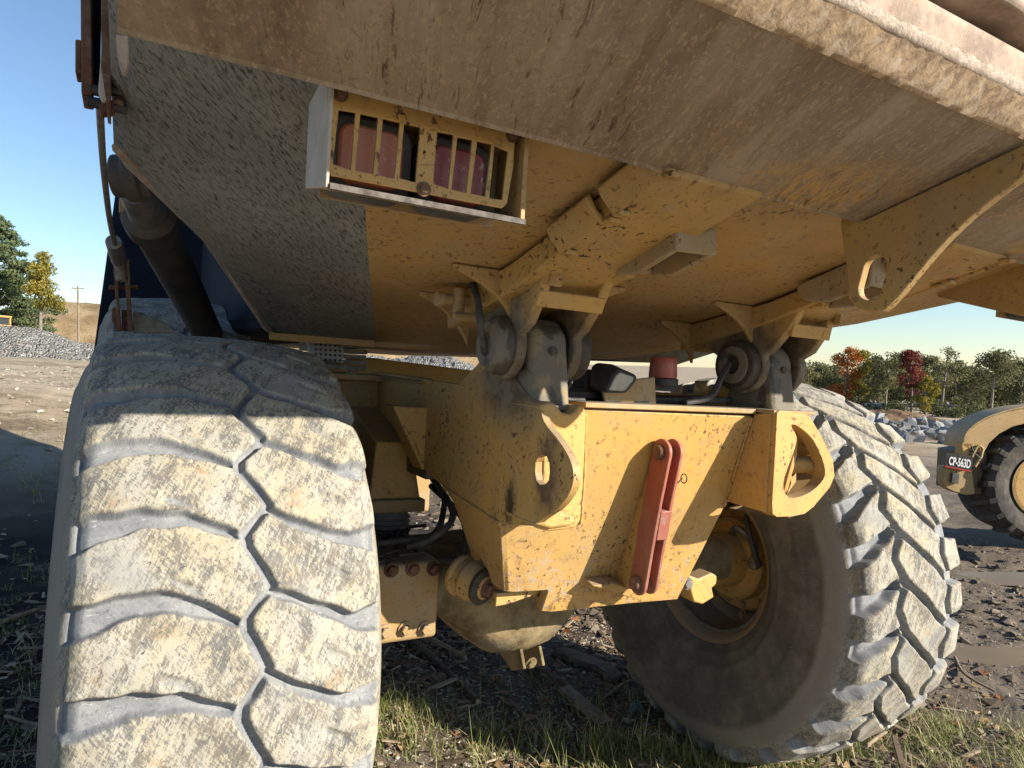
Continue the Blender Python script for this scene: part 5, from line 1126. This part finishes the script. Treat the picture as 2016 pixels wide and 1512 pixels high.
fo = bpy.data.objects.new('lettering_tmp', fc); COL.objects.link(fo); dg = bpy.context.evaluated_depsgraph_get(); lm = bpy.data.meshes.new_from_object(fo.evaluated_get(dg)); bpy.data.objects.remove(fo)
co = np.array([v.co[:] for v in lm.vertices]); x0, x1, y0, y1 = co[:, 0].min(), co[:, 0].max(), co[:, 1].min(), co[:, 1].max()
for v in lm.vertices:
    a = .13+.80*(v.co.x-x0)/(x1-x0); b = .77-.57*(v.co.y-y0)/(y1-y0); p = sgp(a, b, sy-.003-.002*(v.co.z > 0)); v.co = p
lm.materials.clear(); lm.materials.append(MAT['swhite']); lm.name = 'lettering'; link('lettering', lm, sgo)
# yellow machine peeping in at the far left
b = on_ground(-14, 47); yzz = px_h(0, 621, 47, b); t = empty('yellow_loader', b, -.5); tag(t, 'bright yellow machine cab just entering the picture at the far left', 'loader')
m = MB(); m.box((-1.2, -.8, yzz-1.15), (.72, .8, yzz-.62)); m.build('body', 'yellow_clean', t, .05)
m = MB()
for (x0, x1) in ((.56, .70), (-.1, .02), (-1., -.88)): m.box((x0, -.75, yzz-.62), (x1, -.65, yzz-.1)); m.box((x0, .65, yzz-.62), (x1, .75, yzz-.1))
m.box((-1.0, -.78, yzz-.14), (.74, .78, yzz)); m.build('cab', 'yellow_clean', t, .03)
m = MB(); m.box((-.95, -.68, yzz-.62), (.6, .68, yzz-.14)); m.build('cab_glass', 'dglass', t)
for x in (-.9, .5): m = MB(); m.cyl((x, -.95, .5), (x, .95, .5), .5, 24); m.build('wheel', 'rubber', t)

# ------------------------------------------------------------------ litter, stones and grass on the ground
def gpt(px, py):
    p = ground_hit(px, py); return p[0], p[1]
def scatter(n, xr, yr, seed, dens=None):
    r = np.random.RandomState(seed); out = []
    while len(out) < n:
        x, y = r.uniform(*xr), r.uniform(*yr)
        if dens is None or r.rand() < dens(x, y): out.append((x, y, r))
    return out
n = N('mixed_pebbles'); tn = n.attr('tone'); c = n.mix(n.ramp(tn, .0, .6), (.12, .10, .08), (.30, .265, .21)); c = n.mix(n.ramp(tn, .82, .95), c, (.48, .44, .36)); PEBM = n.fin(c, .9, 0, .2)
def joined(name, items, mat):                        # items: (mesh verts, faces, tone)
    v = []; f = []; tn = []
    for (vs, fs, t) in items:
        o = len(v); v += vs; f += [tuple(i+o for i in q) for q in fs]; tn += [t]*len(vs)
    me = bpy.data.meshes.new(name); me.from_pydata(v, [], f); me.attributes.new('tone', 'FLOAT', 'POINT').data.foreach_set('value', np.array(tn, np.float32))
    me.materials.append(mat); o = link(name, me); tag(o, kind='stuff'); return o
PB = []
for s_ in range(5):
    me = stone_mesh(50+s_, 'pebble', 8); PB.append(([tuple(v.co) for v in me.vertices], [tuple(p.vertices) for p in me.polygons])); bpy.data.meshes.remove(me)
items = []
for (x, y, r) in scatter(6500, (-3.2, 5.6), (-.9, 3.2), 31, lambda x, y: .35+.65*(mnoise.noise(Vector((x*1.3, y*1.3, 5)))+.5)):
    if puddle_f(x, y) > .3: continue
    s_ = .006+.016*r.rand()**3+(.02*r.rand() if r.rand() < .03 else 0); z = H(x, y)+s_*.3; vs, fs = PB[r.randint(5)]; a = r.rand()*6.28
    items.append(([(x+s_*(p[0]*cos(a)-p[1]*sin(a)), y+s_*(p[0]*sin(a)+p[1]*cos(a)), z+s_*p[2]*.8) for p in vs], fs, r.rand()))
joined('pebbles', items, PEBM)
items = []
for (x, y, r) in scatter(3000, (-11, -.8), (3.5, 26), 61, lambda x, y: .3+.7*(mnoise.noise(Vector((x*.4, y*.4, 5)))+.4)):
    s_ = .015+.05*r.rand()**3; z = H(x, y)+s_*.25; vs, fs = PB[r.randint(5)]; a = r.rand()*6.28
    items.append(([(x+s_*(p[0]*cos(a)-p[1]*sin(a))*1.3, y+s_*(p[0]*sin(a)+p[1]*cos(a)), z+s_*p[2]*.7) for p in vs], fs, r.rand()))
joined('gravel', items, PEBM)
items = []
for (x, y, r) in scatter(9000, (-1.1, 1.5), (-.6, 1.7), 71):
    s_ = .004+.009*r.rand()**1.5; z = H(x, y)+s_*.3; vs, fs = PB[r.randint(5)]; a = r.rand()*6.28
    items.append(([(x+s_*(p[0]*cos(a)-p[1]*sin(a))*1.3, y+s_*(p[0]*sin(a)+p[1]*cos(a)), z+s_*p[2]*.8) for p in vs], fs, .35+.65*r.rand()))
joined('grit', items, PEBM)
# clods of torn mud on the open ground to the right
n = N('mud_clod'); tn = n.attr('tone'); c = n.mix(tn, (.075, .056, .04), (.23, .19, .145)); n.bump(n.noise(60, 6, .75), .7, .01); CLODM = n.fin(c, .95, 0, .15)
items = []
for (x, y, r) in scatter(4200, (1.2, 7.5), (-.5, 5.5), 33):
    if puddle_f(x, y) > .2: continue
    s_ = .015+.05*r.rand()**2.5; z = H(x, y)+s_*.15; vs, fs = PB[r.randint(5)]; a = r.rand()*6.28
    items.append(([(x+1.5*s_*(p[0]*cos(a)-p[1]*sin(a)), y+s_*(p[0]*sin(a)+p[1]*cos(a)), z+s_*p[2]*.6) for p in vs], fs, r.rand()))
joined('mud_clods', items, CLODM)
n = N('wood_litter'); tn = n.attr('tone'); c = n.mix(n.ramp(tn, 0, .6), (.08, .056, .04), (.21, .155, .105)); c = n.mix(n.ramp(tn, .75, .95), c, (.44, .36, .25)); n.bump(n.noise(60, 4, .7, stretch=(1, 1, 1)), .4, .004); CHIPM = n.fin(c, .9, 0, .2)
items = []
for (x, y, r) in scatter(7500, (-3.0, 2.6), (-.7, 3.2), 35, lambda x, y: .25+.75*(mnoise.noise(Vector((x*.9, y*.9, 15)))+.5)):
    big_ = r.rand() < .05; L = (.012+.05*r.rand()**2)*(2.6 if big_ else 1); wd = (.003+.010*r.rand())*(1.8 if big_ else 1); th = (.002+.004*r.rand())*(2.2 if big_ else 1); a = r.rand()*6.28; tl = r.normal()*.25; z = H(x, y)+.006+.012*r.rand(); ca, sa = cos(a), sin(a); vs = []
    for (l, w, t) in ((-1, -1, 0), (1, -.6, 0), (1, .7, 0), (-1, 1, 0), (-.9, -.8, 1), (1, -.5, 1), (.9, .6, 1), (-1, .8, 1)):
        vs.append((x+L*l*ca-wd*w*sa, y+L*l*sa+wd*w*ca, z+th*t+L*l*tl))
    items.append((vs, [(0, 1, 2, 3), (4, 5, 6, 7), (0, 1, 5, 4), (1, 2, 6, 5), (2, 3, 7, 6), (3, 0, 4, 7)], r.rand()))
joined('wood_chips', items, CHIPM)
MAT['stick'] = plain('dry_brown_wood', (.22, .165, .11), .4, .9, 0, 30, .4, .6, (.36, .30, .22)); MAT['palewood'] = plain('fresh_broken_wood', (.45, .36, .23), .2, .9, 0, 40, .2, .4); MAT['darkwood'] = plain('dark_bark', (.12, .092, .068), .4, .9, 0, 25, .3, .7)
def stick(pts, r, label, mat='stick', cat='stick', hs=None, flat=False, pale=True):
    P_ = []
    for i, (px, py) in enumerate(pts):
        x, y = gpt(px, py); P_.append(np.array([x, y, H(x, y)+r*.7+(hs[i] if hs else 0)]))
    o = empty('branch' if not flat else 'bark_slab', tuple(P_[0])); tag(o, label, cat); P_ = [p-np.array(o.location) for p in P_]
    L = smooth_line(P_, 5) if len(P_) > 2 else P_; rs = [r*(1-.35*i/len(L)) * (1+.12*sin(i*2.3)) for i in range(len(L))]
    m = MB()
    if flat:
        d = P_[-1]-P_[0]; s = np.cross(d/np.linalg.norm(d), [0, 0, 1.]); s /= np.linalg.norm(s); q = random.Random(int(pts[0][0]))
        m.loft([[p+s*r*2.2*q.uniform(.7, 1.1), p-s*r*2.2*q.uniform(.7, 1.1), p-s*r*1.6+np.array([0, 0, r*.8]), p+s*r*1.6+np.array([0, 0, r*q.uniform(.6, 1.)])] for p in L])
    else: m.tube(L, rs, 9)
    m.build('stem', mat, o, 0, 50)
    if pale and not flat:
        e = MB(); d = L[-1]-L[-2]; d /= np.linalg.norm(d); e.lathe([(0, rs[-1]*.98), (.004, rs[-1]*.9), (.008, rs[-1]*.5), (.005, .001)], L[-1], d, 9); e.build('broken_end', 'palewood', o)
    return o
stick([(780, 1245), (850, 1285), (915, 1322)], .017, 'short thick branch with pale broken end under the axle', hs=[.02, .05, .06])
stick([(835, 1270), (925, 1280), (1008, 1286)], .007, 'thin twig with cut round white end behind the short thick branch', hs=[.02, .05, .05])
stick([(900, 1300), (985, 1270), (1040, 1262)], .006, 'thin twig crossing the white ended twig below the differential', hs=[.03, .05, .03], pale=False)
stick([(745, 1205), (830, 1285), (940, 1398)], .020, 'long dark pole lying from the axle towards the grass', 'darkwood', hs=[.0, .02, .02])
stick([(1010, 1270), (1050, 1320), (1130, 1370)], .016, 'dark curved branch below the differential ribs', 'darkwood', hs=[.05, .03, .02], pale=False)
stick([(1100, 1290), (1180, 1320), (1215, 1345)], .030, 'broad slab of grey bark between the tyres, farther from the camera', 'darkwood', 'bark', flat=True)
stick([(1110, 1372), (1150, 1410), (1190, 1440)], .022, 'splintered board leaning towards the grass edge', 'stick', 'board', flat=True, hs=[.03, .02, .0])
stick([(1185, 1382), (1240, 1368), (1290, 1374)], .006, 'thin arching root right of the splintered board', 'stick', hs=[.02, .06, .02], pale=False)
stick([(-20, 1245), (50, 1225), (104, 1204)], .015, 'grey branch in the shade left of the left tyre', 'stick', hs=[.02, .05, .03], pale=False)
stick([(10, 1430), (60, 1436), (104, 1440)], .008, 'low twig in the shade beside the foot of the left tyre', 'stick', hs=[.02, .03, .02], pale=False)
stick([(1880, 1290), (1900, 1335), (1960, 1360)], .010, 'thin stick on the mud at the edge of the brown puddle', 'stick', hs=[.01, .02, .01], pale=False)
stick([(1700, 1480), (1730, 1462), (1745, 1450)], .010, 'short reddish stick in the grass by the right tyre', 'stick', hs=[.02, .05, .03], pale=False)
tx, ty_ = gpt(1250, 1398); MAT['teal'] = plain('faded_teal_plastic', (.10, .19, .19), .3, .7, 0, 30, .4, .5)
m = MB(); m.loft([[(.05*cos(a)*k+.012*sin(3*a+k), .028*sin(a)*k+.01*cos(2*a), .012+.03*(1-k)+.012*sin(2*a+k*3)) for a in np.linspace(0, 2*pi, 14, endpoint=False)] for k in (1.1, 1., .7, .3)]); o = m.build('plastic_scrap', 'teal', None, 0, 40); o.location = (tx, ty_, H(tx, ty_)); o.rotation_euler = (0, 0, .6); tag(o, 'crumpled teal plastic scrap in the shade between the tyres', 'scrap')
# grass
n = N('autumn_grass'); tn = n.attr('tone'); c = n.mix(n.ramp(tn, 0, .55), (.15, .20, .05), (.30, .31, .10)); c = n.mix(n.ramp(tn, .6, .85), c, (.52, .45, .26)); n.fin(c, .6, 0, .3)
tr = n.t.nodes.new('ShaderNodeBsdfTranslucent'); n.put(tr.inputs[0], c); ms = n.t.nodes.new('ShaderNodeMixShader'); ms.inputs[0].default_value = .35
n.t.links.new(n.b.outputs[0], ms.inputs[1]); n.t.links.new(tr.outputs[0], ms.inputs[2]); n.t.links.new(ms.outputs[0], n.out.inputs[0]); GRASSM = n.m
def grass():
    r = np.random.RandomState(5); V = []; F = []; T = []
    tufts = []
    edge_a = lambda px: np.interp(px, [700, 760, 900, 1000, 1150, 1300, 1500, 1640, 1760, 1900, 2016], [1400, 1405, 1425, 1432, 1452, 1475, 1490, 1450, 1395, 1415, 1440])
    for k in range(1500):
        px = r.uniform(690, 2060)
        if mnoise.noise(Vector((px*.011, 3.3, 1.1))) < -.12 and r.rand() < .75: continue
        py = edge_a(px)+r.exponential(55); 
        if py > 1720 or (1400 < px < 1640 and py < 1475): continue
        tufts.append((*gpt(px, py), 1.))
    for k in range(130):
        px = r.uniform(-80, 110); py = r.uniform(1080, 1560); tufts.append((*gpt(px, py), .8))
    for k in range(60):
        px = r.uniform(0, 140); py = r.uniform(850, 1000); tufts.append((*gpt(px, py), 1.))
    for k in range(40):
        px = r.uniform(900, 1350); py = r.uniform(1340, 1420); tufts.append((*gpt(px, py), 1.2))
    for (x, y, sc) in tufts:
        if puddle_f(x, y) > .1: continue
        straw = r.rand() < .22
        for b in range(r.randint(4, 13)):
            bx, by = x+r.normal()*.022, y+r.normal()*.022; L = sc*(.03+.10*r.rand()**1.9+(.06+.10*r.rand() if r.rand() < .06 else 0)); a = r.rand()*6.28; w = .0012+.0016*r.rand(); bend = r.uniform(.15, 1.1)
            z = H(bx, by)-.004; dx, dy = cos(a), sin(a); sx, sy_ = -dy*w, dx*w; o = len(V); ph = abs(r.normal())*.55; kp = r.uniform(.1, 1.3); pts = [(bx, by, z)]; q = hgt = 0.
            for t in (.4, .75, 1.):
                st_ = L*(.4, .35, .25)[(.4, .75, 1.).index(t)]; q += st_*sin(min(1.7, ph+kp*t)); hgt += st_*cos(min(1.7, ph+kp*t)); pts.append((bx+dx*q, by+dy*q, max(z+.002, z+hgt)))
            for i_, t in enumerate((1., .85, .55)): V += [(pts[i_][0]-sx*t, pts[i_][1]-sy_*t, pts[i_][2]), (pts[i_][0]+sx*t, pts[i_][1]+sy_*t, pts[i_][2])]
            V.append(pts[3]); F += [(o, o+1, o+3, o+2), (o+2, o+3, o+5, o+4), (o+4, o+5, o+6)]; tn_ = (.62+.38*r.rand()) if straw or r.rand() < .18 else .55*r.rand(); T += [tn_]*7
    me = bpy.data.meshes.new('grass'); me.from_pydata(V, [], F); me.attributes.new('tone', 'FLOAT', 'POINT').data.foreach_set('value', np.array(T, np.float32)); me.materials.append(GRASSM)
    tag(link('grass', me), kind='stuff')
grass()
# fallen leaves
n = N('fallen_leaves'); tn = n.attr('tone'); c = n.mix(n.ramp(tn, .2, .8), (.19, .075, .03), (.30, .20, .10)); LEAFM = n.fin(c, .8, 0, .2)
items = []
for (x, y, r) in scatter(420, (-1.2, 3.4), (-.8, 1.6), 37):
    s_ = .012+.02*r.rand(); z = H(x, y)+.012; a = r.rand()*6.28; q = r.normal(size=3)*.4
    items.append(([(x+s_*cos(a+k*pi/3)*(1 if k % 3 else 1.4), y+s_*sin(a+k*pi/3), z+s_*.5*(q[k % 3]+abs(q[0])*.4)) for k in range(6)], [(0, 1, 2, 3), (0, 3, 4, 5)], r.rand()))
joined('leaf_litter', items, LEAFM)
